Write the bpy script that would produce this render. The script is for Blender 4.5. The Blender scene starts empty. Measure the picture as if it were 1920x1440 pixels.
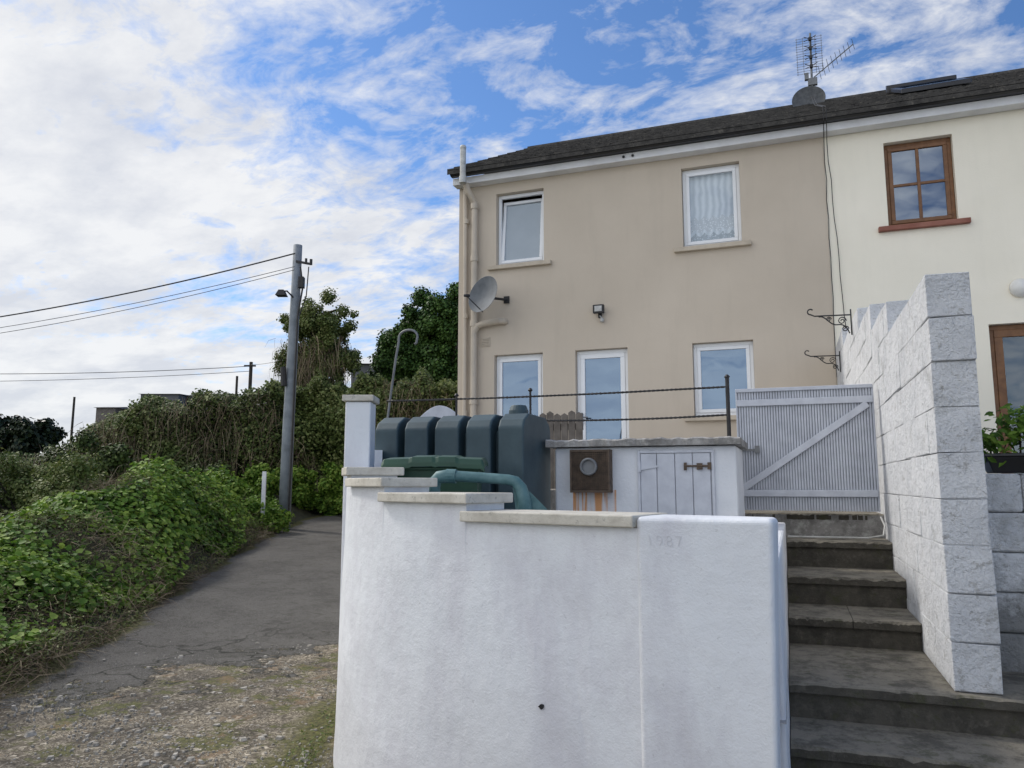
import bpy, math, random
import numpy as np
from mathutils import Vector, Matrix
random.seed(7); rng=np.random.default_rng(11)
SC=bpy.context.scene
CA,SA=math.cos(math.radians(20)),math.sin(math.radians(20))
def rf(R,F,z=None):
    p=(CA*R-SA*F, SA*R+CA*F)
    return p if z is None else (p[0],p[1],z)
# ---------------------------------------------------------------- materials
class N:
    def __init__(s,name):
        s.m=bpy.data.materials.new(name); s.m.use_nodes=True
        s.t=s.m.node_tree; s.n=s.t.nodes; s.l=s.t.links
        s.b=s.n['Principled BSDF']; s.out=s.n['Material Output']
        g=s.n.new('ShaderNodeNewGeometry'); s.pos=g.outputs['Position']; s.geo=g
    def map(s,scale=(1,1,1),rot=(0,0,0)):
        q=s.n.new('ShaderNodeMapping'); q.inputs['Scale'].default_value=scale; q.inputs['Rotation'].default_value=rot
        s.l.new(s.pos,q.inputs['Vector']); return q.outputs[0]
    def noise(s,sc,detail=6,rough=.6,vec=None,dist=0):
        q=s.n.new('ShaderNodeTexNoise'); q.inputs['Scale'].default_value=sc; q.inputs['Detail'].default_value=min(detail,6)
        q.inputs['Roughness'].default_value=rough; q.inputs['Distortion'].default_value=dist
        s.l.new(vec or s.pos,q.inputs['Vector']); return q.outputs['Fac']
    def ramp(s,fac,stops):
        q=s.n.new('ShaderNodeValToRGB'); e=q.color_ramp.elements
        while len(e)<len(stops): e.new(.5)
        for i,(p,c) in enumerate(stops):
            e[i].position=p; e[i].color=(*c,1) if isinstance(c,tuple) else (c,c,c,1)
        s.l.new(fac,q.inputs[0]); return q.outputs[0]
    def mix(s,fac,a,b,mode='MIX'):
        q=s.n.new('ShaderNodeMix'); q.data_type='RGBA'; q.blend_type=mode
        for k,v in ((0,fac),(6,a),(7,b)):
            if isinstance(v,(int,float)): q.inputs[k].default_value=v
            elif isinstance(v,tuple): q.inputs[k].default_value=(*v,1)
            else: s.l.new(v,q.inputs[k])
        return q.outputs[2]
    def math(s,op,a,b=0.):
        q=s.n.new('ShaderNodeMath'); q.operation=op
        for k,v in ((0,a),(1,b)):
            if isinstance(v,(int,float)): q.inputs[k].default_value=v
            else: s.l.new(v,q.inputs[k])
        return q.outputs[0]
    def sep(s,v=None):
        q=s.n.new('ShaderNodeSeparateXYZ'); s.l.new(v or s.pos,q.inputs[0]); return q.outputs
    def col(s,c):
        if isinstance(c,tuple): s.b.inputs['Base Color'].default_value=(*c,1)
        else: s.l.new(c,s.b.inputs['Base Color'])
        return s
    def rough(s,r):
        if isinstance(r,(int,float)): s.b.inputs['Roughness'].default_value=r
        else: s.l.new(r,s.b.inputs['Roughness'])
        return s
    def bump(s,h,st=.3,dist=.01,prev=None):
        q=s.n.new('ShaderNodeBump'); q.inputs['Strength'].default_value=st; q.inputs['Distance'].default_value=dist
        s.l.new(h,q.inputs['Height'])
        if prev: s.l.new(prev,q.inputs['Normal'])
        s.l.new(q.outputs[0],s.b.inputs['Normal']); return q.outputs[0]
def simple(name,c1,c2=None,sc=8,rough=.6,bs=.15,bsc=60,bd=.004,metal=0):
    m=N(name)
    if c2 is None: c2=tuple(x*.8 for x in c1)
    m.col(m.ramp(m.noise(sc,4),[(.3,c2),(.65,c1)])); m.rough(rough); m.b.inputs['Metallic'].default_value=metal
    if bs: m.bump(m.noise(bsc,3),bs,bd)
    return m.m
def mat_white_wall():
    m=N('white_masonry_paint')
    base=m.ramp(m.noise(1.1,5),[(.3,(.69,.715,.75)),(.7,(.77,.79,.82))])
    streak=m.ramp(m.noise(1.7,6,.68,m.map((2.0,2.0,.7))),[(.46,0.),(.66,1.)])
    c=m.mix(m.math('MULTIPLY',streak,.5),base,(.53,.515,.57))
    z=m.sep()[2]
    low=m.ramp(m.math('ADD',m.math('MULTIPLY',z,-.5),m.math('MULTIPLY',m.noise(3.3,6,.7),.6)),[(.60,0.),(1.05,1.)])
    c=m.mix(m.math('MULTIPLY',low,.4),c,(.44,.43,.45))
    spots=m.ramp(m.noise(44,3,.7),[(.66,0.),(.71,1.)])
    c=m.mix(m.math('MULTIPLY',spots,.4),c,(.42,.42,.44))
    m.col(c).rough(.75)
    b=m.bump(m.noise(2.6,3,.5),.45,.045)
    b=m.bump(m.noise(20,4,.65),.45,.009,b)
    m.bump(m.noise(110,3,.7),.5,.004,b)
    return m.m
def mat_render(name,c1,c2,stain=.25):
    m=N(name)
    c=m.ramp(m.noise(.7,5,.6),[(.3,c2),(.7,c1)])
    st=m.ramp(m.noise(1.6,6,.7,m.map((2.5,2.5,.35))),[(.5,0.),(.75,1.)])
    c=m.mix(m.math('MULTIPLY',st,stain),c,tuple(x*.72 for x in c2))
    m.col(c).rough(.85)
    b=m.bump(m.noise(1.8,2),.35,.03); m.bump(m.noise(55,4,.7),.4,.006,b)
    return m.m
def mat_blocks(name,dirt=.62):
    m=N(name)
    c=m.ramp(m.noise(4,5,.7),[(.3,(.65,.665,.69)),(.6,(.78,.79,.805))])
    ch=m.ramp(m.noise(15,6,.78),[(.57,0.),(.64,1.)])
    c=m.mix(m.math('MULTIPLY',ch,.7),c,(.40,.39,.37))
    dk=m.ramp(m.noise(2.4,6,.74),[(dirt-.04,0.),(dirt+.06,1.)])
    c=m.mix(m.math('MULTIPLY',dk,.45),c,(.32,.32,.30))
    if dirt<.6:
        z=m.sep()[2]; low=m.ramp(m.math('ADD',m.math('MULTIPLY',z,-.9),m.math('MULTIPLY',m.noise(6,6,.75),.8)),[(.80,0.),(1.0,1.)])
        c=m.mix(m.math('MULTIPLY',low,.75),c,(.11,.11,.10))
    m.col(c).rough(.9)
    b=m.bump(m.noise(9,5,.65),1.,.045); m.bump(m.noise(55,4,.78),1.,.018,b)
    return m.m
def mat_concrete(name,c1,c2,c3,top=2.0,riser=1.):
    m=N(name)
    c=m.ramp(m.noise(3,6,.7),[(.3,c2),(.62,c1)])
    sp=m.ramp(m.noise(14,6,.78),[(.50,0.),(.62,1.)])
    c=m.mix(m.math('MULTIPLY',sp,.65),c,c3)
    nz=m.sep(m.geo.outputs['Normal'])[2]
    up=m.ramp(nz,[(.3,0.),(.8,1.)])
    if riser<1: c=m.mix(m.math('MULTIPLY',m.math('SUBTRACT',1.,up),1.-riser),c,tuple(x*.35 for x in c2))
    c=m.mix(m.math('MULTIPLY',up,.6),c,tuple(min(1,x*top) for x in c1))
    dk=m.ramp(m.noise(5,6,.78),[(.46,0.),(.60,1.)])
    c=m.mix(m.math('MULTIPLY',dk,.65),c,tuple(x*.6 for x in c2))
    if riser<1:
        ms=m.ramp(m.noise(7,6,.8,m.map((1,1,1),(0,1,1))),[(.55,0.),(.63,1.)])
        c=m.mix(m.math('MULTIPLY',ms,.5),c,(.05,.055,.018))
    m.col(c).rough(.9)
    b=m.bump(m.noise(9,5,.6),.5,.02); m.bump(m.noise(90,4,.7),.7,.008,b)
    return m.m
def mat_coping():
    m=N('sandstone_coping')
    c=m.ramp(m.noise(7,6,.7),[(.3,(.42,.39,.33)),(.65,(.64,.61,.54))])
    sp=m.ramp(m.noise(30,5,.7),[(.58,0.),(.66,1.)])
    c=m.mix(m.math('MULTIPLY',sp,.6),c,(.25,.24,.21))
    m.col(c).rough(.85); m.bump(m.noise(50,5,.7),.5,.006); return m.m
def mat_roof():
    m=N('roof_tiles')
    c=m.ramp(m.noise(5,6,.75),[(.3,(.03,.029,.028)),(.65,(.085,.08,.073))])
    l=m.ramp(m.noise(12,6,.75),[(.56,0.),(.65,1.)])
    c=m.mix(m.math('MULTIPLY',l,.55),c,(.17,.155,.13))
    m.col(c).rough(.95); m.b.inputs['Specular IOR Level'].default_value=.1
    m.bump(m.noise(40,4,.7),.6,.012)
    return m.m
def mat_asphalt():
    m=N('lane_surface')
    s=m.sep()
    F=m.math('ADD',m.math('MULTIPLY',s[0],-SA),m.math('MULTIPLY',s[1],CA))
    R=m.math('ADD',m.math('MULTIPLY',s[0],CA),m.math('MULTIPLY',s[1],SA))
    asp=m.ramp(m.noise(1.4,6,.75),[(.34,(.080,.074,.065)),(.62,(.155,.145,.130))])
    grit=m.noise(110,2,.85)
    asp=m.mix(m.ramp(grit,[(.50,0.),(.66,.8)]),asp,(.34,.32,.29))
    asp=m.mix(m.ramp(m.noise(75,2,.8),[(.34,.75),(.46,0.)]),asp,(.035,.033,.03))
    asp=m.mix(m.math('MULTIPLY',m.ramp(m.noise(9,6,.8),[(.52,0.),(.62,1.)]),.45),asp,(.055,.055,.035))
    def chips(sc):
        v=m.n.new('ShaderNodeTexVoronoi'); v.inputs['Scale'].default_value=sc; m.l.new(m.map((1,1,.2),(0,0,.7)),v.inputs['Vector'])
        return m.sep(v.outputs['Color'])[0]
    gr=m.ramp(chips(40),[(.1,(.07,.06,.046)),(.5,(.15,.135,.11)),(.82,(.26,.24,.205)),(.97,(.50,.47,.42))])
    gr2=m.ramp(chips(110),[(.1,(.065,.055,.04)),(.6,(.18,.16,.13)),(.93,(.42,.39,.34))])
    gr=m.mix(m.ramp(m.noise(5,5,.75),[(.44,0.),(.54,1.)]),gr,gr2)
    big=m.ramp(m.noise(2.1,5,.7),[(.38,(.5,.47,.43)),(.62,(1.35,1.27,1.12))])
    gr=m.mix(1.,gr,big,'MULTIPLY')
    moss=m.ramp(m.noise(2.3,6,.8),[(.52,0.),(.57,1.)])
    gr=m.mix(m.math('MULTIPLY',moss,.85),gr,m.ramp(m.noise(40,5,.8),[(.36,(.025,.03,.008)),(.5,(.085,.09,.022)),(.64,(.20,.19,.055))]))
    rust=m.ramp(m.noise(3.4,5,.75,m.map((1,1,1),(0,0,2))),[(.57,0.),(.63,1.)])
    gr=m.mix(m.math('MULTIPLY',rust,.45),gr,(.27,.17,.09))
    k=m.math('SUBTRACT',7.3,F)
    k=m.math('ADD',k,m.math('MULTIPLY',m.math('ADD',R,2.2),.9))
    k=m.math('ADD',k,m.math('MULTIPLY',m.math('SUBTRACT',m.noise(1.3,6,.75),.5),8.))
    dirt=m.ramp(m.math('ADD',m.math('MULTIPLY',k,.35),.4),[(.41,0.),(.45,1.)])
    edge=m.ramp(m.math('ADD',m.math('MULTIPLY',k,.35),.4),[(.34,0.),(.40,.8),(.43,.0)])
    c=m.mix(dirt,asp,gr)
    c=m.mix(edge,c,(.035,.035,.02))
    crk=m.n.new('ShaderNodeTexVoronoi'); crk.feature='DISTANCE_TO_EDGE'; crk.inputs['Scale'].default_value=.8
    nz=m.n.new('ShaderNodeTexNoise'); nz.inputs['Scale'].default_value=3; m.l.new(m.pos,nz.inputs['Vector'])
    vm=m.n.new('ShaderNodeVectorMath'); vm.operation='MULTIPLY_ADD'; vm.inputs[1].default_value=(.6,.6,.6)
    m.l.new(nz.outputs['Color'],vm.inputs[0]); m.l.new(m.pos,vm.inputs[2]); m.l.new(vm.outputs[0],crk.inputs['Vector'])
    cr=m.ramp(crk.outputs['Distance'],[(.0,1.),(.018,0.)])
    near=m.ramp(m.math('MULTIPLY',F,.1),[(.75,1.),(.95,0.)])
    cr=m.math('MULTIPLY',m.math('MULTIPLY',cr,near),m.math('SUBTRACT',1.,dirt))
    c=m.mix(cr,c,(.015,.016,.008))
    att=m.n.new('ShaderNodeAttribute'); att.attribute_name='rim'
    rim=m.ramp(m.math('ADD',att.outputs['Fac'],m.math('MULTIPLY',m.noise(3,6,.75),.6)),[(.66,0.),(.88,1.)])
    c=m.mix(rim,c,m.ramp(m.noise(30,6,.75),[(.35,(.025,.028,.008)),(.62,(.16,.15,.045))]))
    m.col(c).rough(.95)
    h=m.mix(dirt,grit,m.mix(.5,m.noise(30,6,.8),gr))
    b=m.bump(m.noise(1.5,3),.4,.05); b=m.bump(h,.9,.03,b); m.bump(m.math('SUBTRACT',1.,dirt),.7,.03,b)
    return m.m
def foliage(name,cols,clump=1.2,trans=.25,rough=.45):
    m=N(name)
    rnd=m.geo.outputs['Random Per Island']
    n=m.noise(clump,2)
    f=m.math('ADD',m.math('MULTIPLY',rnd,.6),m.math('MULTIPLY',n,.9))
    k=len(cols)
    c=m.ramp(f,[(.25+.85*i/(k-1),c) for i,c in enumerate(cols)])
    m.col(c).rough(rough); m.b.inputs['Specular IOR Level'].default_value=.25
    if trans:
        tr=m.n.new('ShaderNodeBsdfTranslucent'); m.l.new(c,tr.inputs[0])
        mx=m.n.new('ShaderNodeMixShader'); mx.inputs[0].default_value=trans
        m.l.new(m.b.outputs[0],mx.inputs[1]); m.l.new(tr.outputs[0],mx.inputs[2]); m.l.new(mx.outputs[0],m.out.inputs[0])
    return m.m
def mat_glass(name,refl=.45,tint=(.5,.55,.6),gc=(.85,.92,1)):
    m=N(name)
    gl=m.n.new('ShaderNodeBsdfGlossy'); gl.inputs['Roughness'].default_value=.02; gl.inputs['Color'].default_value=(*gc,1)
    tp=m.n.new('ShaderNodeBsdfTransparent'); tp.inputs[0].default_value=(*tint,1)
    mx=m.n.new('ShaderNodeMixShader'); mx.inputs[0].default_value=refl
    m.l.new(tp.outputs[0],mx.inputs[1]); m.l.new(gl.outputs[0],mx.inputs[2]); m.l.new(mx.outputs[0],m.out.inputs[0])
    q=m.n.new('ShaderNodeBump'); q.inputs['Strength'].default_value=.08; q.inputs['Distance'].default_value=.02
    m.l.new(m.noise(1.3,2),q.inputs['Height']); m.l.new(q.outputs[0],gl.inputs['Normal'])
    return m.m
def mat_lace():
    m=N('lace_curtain')
    s=m.sep()
    fold_shade=m.math('SINE',m.math('ADD',m.math('MULTIPLY',s[0],62.),m.math('MULTIPLY',m.noise(3.0,2),7.)))
    fold_shade=m.math('ADD',m.math('MULTIPLY',fold_shade,.5),.5)
    c=m.ramp(fold_shade,[(0.,(.56,.61,.65)),(1.,(.80,.84,.87))])  # light and shade of the folds painted as stripes on a flat sheet
    v=m.n.new('ShaderNodeTexVoronoi'); v.inputs['Scale'].default_value=34; m.l.new(m.pos,v.inputs['Vector'])
    zz=m.math('ADD',s[2],m.math('MULTIPLY',m.math('ABSOLUTE',m.math('SINE',m.math('MULTIPLY',s[0],22.))),.06))
    band=m.math('MULTIPLY',m.math('LESS_THAN',zz,4.30),m.math('GREATER_THAN',zz,4.08))
    low=m.math('LESS_THAN',zz,4.02)
    p=m.ramp(v.outputs['Distance'],[(.28,0.),(.40,1.)])
    c=m.mix(m.math('MULTIPLY',band,.6),c,(.97,.98,.99))
    c=m.mix(m.math('MULTIPLY',m.math('MAXIMUM',low,m.math('MULTIPLY',band,.6)),m.math('MULTIPLY',p,.7)),c,(.2,.24,.27))
    m.col(c).rough(.9); return m.m
def mat_bunker():
    m=N('painted_bunker_wall')
    s=m.sep()
    base=m.ramp(m.noise(3,5),[(.3,(.60,.63,.68)),(.7,(.73,.755,.79))])
    inx=m.math('MULTIPLY',m.math('GREATER_THAN',s[0],-1.55),m.math('LESS_THAN',s[0],-1.22))
    z=m.ramp(m.math('MULTIPLY',m.math('ADD',s[2],.5),2.),[(.25,0.),(.6,1.)])
    st=m.ramp(m.noise(34,2,.5,m.map((1,.0,.05))),[(.46,0.),(.56,1.)])
    f=m.math('MULTIPLY',inx,m.math('MULTIPLY',m.math('LESS_THAN',s[2],-.04),m.math('MULTIPLY',z,m.math('ADD',m.math('MULTIPLY',st,.78),.10))))
    c=m.mix(f,base,(.62,.27,.07))
    m.col(c).rough(.75); m.bump(m.noise(40,4),.4,.01); return m.m

M={}
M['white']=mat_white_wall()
M['tan']=mat_render('beige_render',(.575,.50,.405),(.515,.445,.357),.18)
M['cream']=mat_render('cream_render',(.89,.835,.705),(.82,.77,.64),.12)
M['block']=mat_blocks('white_painted_block')
M['oldblock']=mat_blocks('flaking_painted_block',.57)
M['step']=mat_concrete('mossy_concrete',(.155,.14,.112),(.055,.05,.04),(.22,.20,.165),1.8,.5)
M['coping']=mat_coping()
M['roof']=mat_roof()
M['lane']=mat_asphalt()
M['upvc']=simple('white_upvc',(.80,.82,.84),(.74,.76,.78),3,.35,0)
M['soffit']=simple('white_soffit',(.80,.81,.82),(.64,.64,.65),2,.5,0)
M['gutter']=simple('dark_gutter',(.014,.015,.02),(.008,.008,.01),4,.35,0)
M['pipe']=simple('beige_pipe',(.54,.465,.37),(.46,.40,.32),4,.5,.1)
M['greypipe']=simple('grey_white_pipe',(.58,.58,.56),(.36,.36,.34),9,.6,.1)
M['sill']=simple('stone_sill',(.54,.47,.37),(.42,.36,.28),6,.8,.2)
M['redsill']=simple('red_sill',(.30,.13,.09),(.22,.08,.055),6,.8,.2)
M['brown']=simple('brown_wood_frame',(.20,.09,.032),(.12,.05,.017),9,.5,.1)
M['black']=simple('black_iron',(.025,.025,.027),(.014,.013,.013),20,.6,.3)
M['grey']=simple('grey_metal',(.18,.19,.20),(.11,.115,.12),6,.5,.1)
M['dish']=simple('grey_dish',(.14,.155,.17),(.09,.10,.11),5,.75,.1)
M['darkdish']=simple('dark_mesh_dish',(.10,.105,.11),(.05,.055,.06),14,.8,.4,70)
M['tank']=simple('dark_teal_plastic',(.045,.080,.096),(.026,.052,.066),5,.6,.2,30)
M['bin']=simple('dark_green_plastic',(.026,.080,.046),(.018,.056,.034),6,.5,.1)
M['teal']=simple('faded_teal_plastic',(.05,.13,.14),(.11,.21,.215),14,.55,.15)
M['gatewhite']=simple('white_painted_wood',(.54,.57,.63),(.44,.465,.525),10,.6,.25,40)
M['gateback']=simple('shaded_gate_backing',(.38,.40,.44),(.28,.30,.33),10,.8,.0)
M['fence']=simple('weathered_wood',(.20,.175,.15),(.11,.095,.08),10,.85,.3,30)
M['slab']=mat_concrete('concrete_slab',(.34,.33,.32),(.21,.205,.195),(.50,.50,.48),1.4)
M['bunker']=mat_bunker()
M['rust']=simple('rusty_metal',(.12,.085,.06),(.05,.037,.028),20,.8,.5,60)
M['pole']=simple('grey_pole',(.25,.28,.31),(.15,.17,.19),3,.75,.3,25)
M['dark']=simple('dark_void',(.012,.012,.014),(.008,.008,.01),5,.8,0)
M['room']=simple('dim_interior',(.05,.055,.065),(.03,.033,.04),2,.9,0)
M['blind_or_reflection']=simple('pale_blind',(.38,.41,.44),(.32,.35,.38),2,.8,0)
M['skyrefl']=simple('blue_grey_painted_reflection',(.13,.17,.22),(.08,.11,.15),2,.8,0)  # backing colour stands in for blue sky reflected in the lower panes
M['lace']=mat_lace()
M['glass']=mat_glass('window_glass',.5,(.55,.6,.68),(.29,.39,.52))
M['glassg']=mat_glass('grey_window_glass',.5,(.7,.72,.76),(.36,.41,.47))
M['glass2']=mat_glass('clear_glass',.18,(.88,.9,.92),(.5,.58,.65))
M['lamp']=simple('opal_lamp',(.75,.74,.70),(.65,.64,.6),5,.3,0)
M['earth']=mat_concrete('dark_earth',(.030,.030,.014),(.012,.013,.007),(.05,.045,.02))
M['farwall']=simple('grey_block',(.16,.16,.16),(.11,.11,.11),1,.9,.2)
M['bark']=simple('bark',(.055,.045,.032),(.025,.02,.015),5,.9,.6,12,.02)
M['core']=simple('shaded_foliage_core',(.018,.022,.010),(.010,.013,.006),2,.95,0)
M['leafbank']=foliage('broad_green_leaves',[(.025,.052,.008),(.075,.155,.02),(.155,.27,.035),(.27,.37,.07)],.8,.3,.62)
M['leafhedge']=foliage('ivy_leaves',[(.020,.026,.009),(.040,.062,.016),(.08,.118,.028),(.14,.17,.048)],.7,.0,.65)
M['leafbrown']=foliage('dead_stems',[(.05,.034,.02),(.11,.08,.05),(.2,.15,.10),(.32,.26,.17)],.8,.0,.8)
M['leafdark']=foliage('dark_evergreen_leaves',[(.012,.030,.008),(.027,.064,.013),(.052,.11,.021),(.088,.16,.032)],.9,.0,.6)
M['leafyel']=foliage('yellow_green_leaves',[(.036,.054,.014),(.078,.115,.027),(.14,.18,.05),(.22,.24,.09)],.7,.2,.6)
M['leaffar']=foliage('far_leaves',[(.006,.012,.006),(.015,.026,.010),(.03,.045,.016)],.5,0)
M['stone']=simple('grey_stones',(.46,.43,.38),(.11,.10,.08),30,.9,.4,60)
M['scratch']=N('scratched_paint').col((.61,.62,.655)).rough(.9).m

# ---------------------------------------------------------------- geometry
ORI={}
def setp(o,kw):
    for k,v in kw.items(): o[k]=v
class G:
    def __init__(s,tf=None): s.v=[];s.f=[];s.tf=tf
    def add(s,vs,fs):
        k=len(s.v)
        s.v+= [s.tf(*p) if s.tf else tuple(p) for p in vs]
        s.f+= [[i+k for i in f] for f in fs]; return s
    def box(s,x0,x1,y0,y1,z0,z1):
        return s.add([(x0,y0,z0),(x1,y0,z0),(x1,y1,z0),(x0,y1,z0),(x0,y0,z1),(x1,y0,z1),(x1,y1,z1),(x0,y1,z1)],
          [(0,3,2,1),(4,5,6,7),(0,1,5,4),(1,2,6,5),(2,3,7,6),(3,0,4,7)])
    def prism(s,poly,z0,z1,topscale=None):
        n=len(poly); a=[(p[0],p[1],z0) for p in poly]; b=[(p[0],p[1],z1) for p in (topscale or poly)]
        return s.add(a+b,[list(range(n))[::-1],list(range(n,2*n))]+[(i,(i+1)%n,n+(i+1)%n,n+i) for i in range(n)])
    def beam(s,p0,p1,w,d,up=(0,0,1)):
        p0=Vector(p0);p1=Vector(p1);t=(p1-p0).normalized();u=Vector(up)
        a=t.cross(u).normalized(); b=a.cross(t).normalized(); a=a*w/2;b=b*d/2
        vs=[p0-a-b,p0+a-b,p0+a+b,p0-a+b,p1-a-b,p1+a-b,p1+a+b,p1-a+b]
        return s.add([tuple(v) for v in vs],[(0,3,2,1),(4,5,6,7),(0,1,5,4),(1,2,6,5),(2,3,7,6),(3,0,4,7)])
    def tube(s,path,r,n=10,cap=True):
        P=[Vector(p) for p in path]; L=len(P); rs=r if isinstance(r,(list,tuple)) else [r]*L
        vs=[];prev=None
        for i,p in enumerate(P):
            t=(P[min(i+1,L-1)]-P[max(i-1,0)]).normalized()
            if prev is None:
                h=Vector((0,0,1)) if abs(t.z)<.9 else Vector((1,0,0)); a=t.cross(h).normalized()
            else: a=(prev-t*prev.dot(t)).normalized()
            prev=a; b=t.cross(a)
            for k in range(n):
                an=2*math.pi*k/n; vs.append(tuple(p+(a*math.cos(an)+b*math.sin(an))*rs[i]))
        fs=[(i*n+k,i*n+(k+1)%n,(i+1)*n+(k+1)%n,(i+1)*n+k) for i in range(L-1) for k in range(n)]
        if cap: fs+=[list(range(n))[::-1],list(range((L-1)*n,L*n))]
        return s.add(vs,fs)
    def lathe(s,origin,axis,prof,n=24):
        o=Vector(origin);t=Vector(axis).normalized();h=Vector((0,0,1)) if abs(t.z)<.9 else Vector((1,0,0))
        a=t.cross(h).normalized();b=t.cross(a);vs=[]
        for r,hh in prof:
            for k in range(n):
                an=2*math.pi*k/n; vs.append(tuple(o+t*hh+(a*math.cos(an)+b*math.sin(an))*r))
        L=len(prof)
        fs=[(i*n+k,i*n+(k+1)%n,(i+1)*n+(k+1)%n,(i+1)*n+k) for i in range(L-1) for k in range(n)]
        fs+=[list(range(n))[::-1],list(range((L-1)*n,L*n))]
        return s.add(vs,fs)
    def obj(s,name,mat,parent=None,smooth=False,bevel=0,seg=2,**kw):
        V=np.array(s.v,float)
        if parent is None: o0=((V[:,0].min()+V[:,0].max())/2,(V[:,1].min()+V[:,1].max())/2,V[:,2].min())
        else: o0=ORI[parent.name]
        me=bpy.data.meshes.new(name); me.from_pydata([tuple(p) for p in V-np.array(o0)],[],s.f); me.update()
        me.materials.append(M[mat])
        o=bpy.data.objects.new(name,me); SC.collection.objects.link(o)
        if parent is None: o.location=o0
        else: o.parent=parent
        ORI[o.name]=tuple(o0)
        if smooth: me.polygons.foreach_set('use_smooth',[True]*len(me.polygons))
        if bevel:
            b=o.modifiers.new('bevel','BEVEL'); b.width=bevel; b.segments=seg; b.limit_method='ANGLE'
        setp(o,kw); return o
def thing(name,loc,label,category,**kw):
    e=bpy.data.objects.new(name,None); e.location=loc; e.empty_display_size=.2; SC.collection.objects.link(e)
    ORI[e.name]=tuple(loc); e['label']=label; e['category']=category; setp(e,kw); return e
def quadmesh(name,V,Fq,mat,parent=None,**kw):
    o0=np.array(ORI[parent.name]) if parent else np.array((V[:,0].mean(),V[:,1].mean(),V[:,2].min()))
    me=bpy.data.meshes.new(name); n=len(V);m=len(Fq)
    me.vertices.add(n); me.vertices.foreach_set('co',(V-o0).astype(np.float32).ravel())
    me.loops.add(m*4); me.loops.foreach_set('vertex_index',Fq.astype(np.int32).ravel())
    me.polygons.add(m); me.polygons.foreach_set('loop_start',np.arange(0,m*4,4,dtype=np.int32))
    me.update(calc_edges=True); me.validate()
    me.materials.append(M[mat]); o=bpy.data.objects.new(name,me); SC.collection.objects.link(o)
    if parent: o.parent=parent
    else: o.location=tuple(o0)
    ORI[o.name]=tuple(o0); setp(o,kw); return o
LEAF=np.array([(0,-.5,0),(.46,-.22,.12),(.40,.24,.10),(0,.55,-.05),(-.40,.24,.10),(-.46,-.22,.12)])
SLIM=np.array([(0,-.5,0),(.22,-.15,.06),(.20,.2,.05),(0,.6,-.08),(-.20,.2,.05),(-.22,-.15,.06)])
def leafgeo(P,Nn,size,shape=LEAF):
    n=len(P); Nn=Nn/np.linalg.norm(Nn,axis=1,keepdims=True)
    r=rng.normal(size=(n,3)); a=np.cross(Nn,r); a/=np.linalg.norm(a,axis=1,keepdims=True)+1e-9; b=np.cross(Nn,a)
    V=(P[:,None,:]+size[:,None,None]*(shape[None,:,0:1]*a[:,None,:]+shape[None,:,1:2]*b[:,None,:]+shape[None,:,2:3]*Nn[:,None,:])).reshape(-1,3)
    base=(np.arange(n)*6)[:,None]
    Fq=np.concatenate([base+np.array([[0,1,2,3]]),base+np.array([[0,3,4,5]])])
    return V,Fq
def leaves(name,P,Nn,size,mat,shape=LEAF,parent=None,**kw):
    V,Fq=leafgeo(P,Nn,size,shape); return quadmesh(name,V,Fq,mat,parent,**kw)
def strips(name,P,D,L,w,mat,parent=None,**kw):
    n=len(P); D=D/np.linalg.norm(D,axis=1,keepdims=True); s=np.cross(D,rng.normal(size=(n,3))); s/=np.linalg.norm(s,axis=1,keepdims=True)
    b=rng.normal(size=(n,3))*.25
    A=P; B=P+D*L[:,None]*.5+b*L[:,None]*.5; C=P+D*L[:,None]+np.array([0,0,-.2])*L[:,None]+b*L[:,None]*.3
    w=w[:,None]
    V=np.stack([A-s*w,A+s*w,B-s*w*.8,B+s*w*.8,C-s*w*.3,C+s*w*.3],1).reshape(-1,3)
    base=(np.arange(n)*6)[:,None]
    Fq=np.concatenate([base+np.array([[0,1,3,2]]),base+np.array([[2,3,5,4]])])
    return quadmesh(name,V,Fq,mat,parent,**kw)
def rfarr(R,F,z):
    return np.stack([CA*R-SA*F,SA*R+CA*F,z],1)

# ================================================================ TERRAIN
def zl(F): return np.where(F<8,-1.6,np.minimum(-1.6+.058*(F-8),-.6))
EF=[-30,0,4.65,6,8.3,11,17.5,25,60]; ER=[-2.6,-2.6,-3.3,-4.0,-4.24,-4.7,-5.4,-5.2,-2.0]
MF=[-30,4,7,9.5,11,12.5,14,16,18,22,30,60,400]; MH=[.25,.28,.40,.78,1.28,1.45,1.38,1.10,.7,.5,.6,.5,.5]
def sm(t): t=np.clip(t,0,1); return t*t*(3-2*t)
def wob(R,F):
    return .11*np.sin(R*2.3+F*1.1)+.09*np.sin(F*2.9-R*1.7+1)+.06*np.sin(R*5.1+2)*np.sin(F*4.7)
def H(R,F):
    R=np.asarray(R,float);F=np.asarray(F,float)
    d=np.interp(F,EF,ER)-R; m=np.interp(F,MF,MH)
    prof=np.sqrt(np.clip(sm(d/1.6),0,1))*(1-.80*sm((d-1.3)/1.6))
    return zl(F)+np.where(d>0,(m+wob(R,F))*prof,0)
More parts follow.
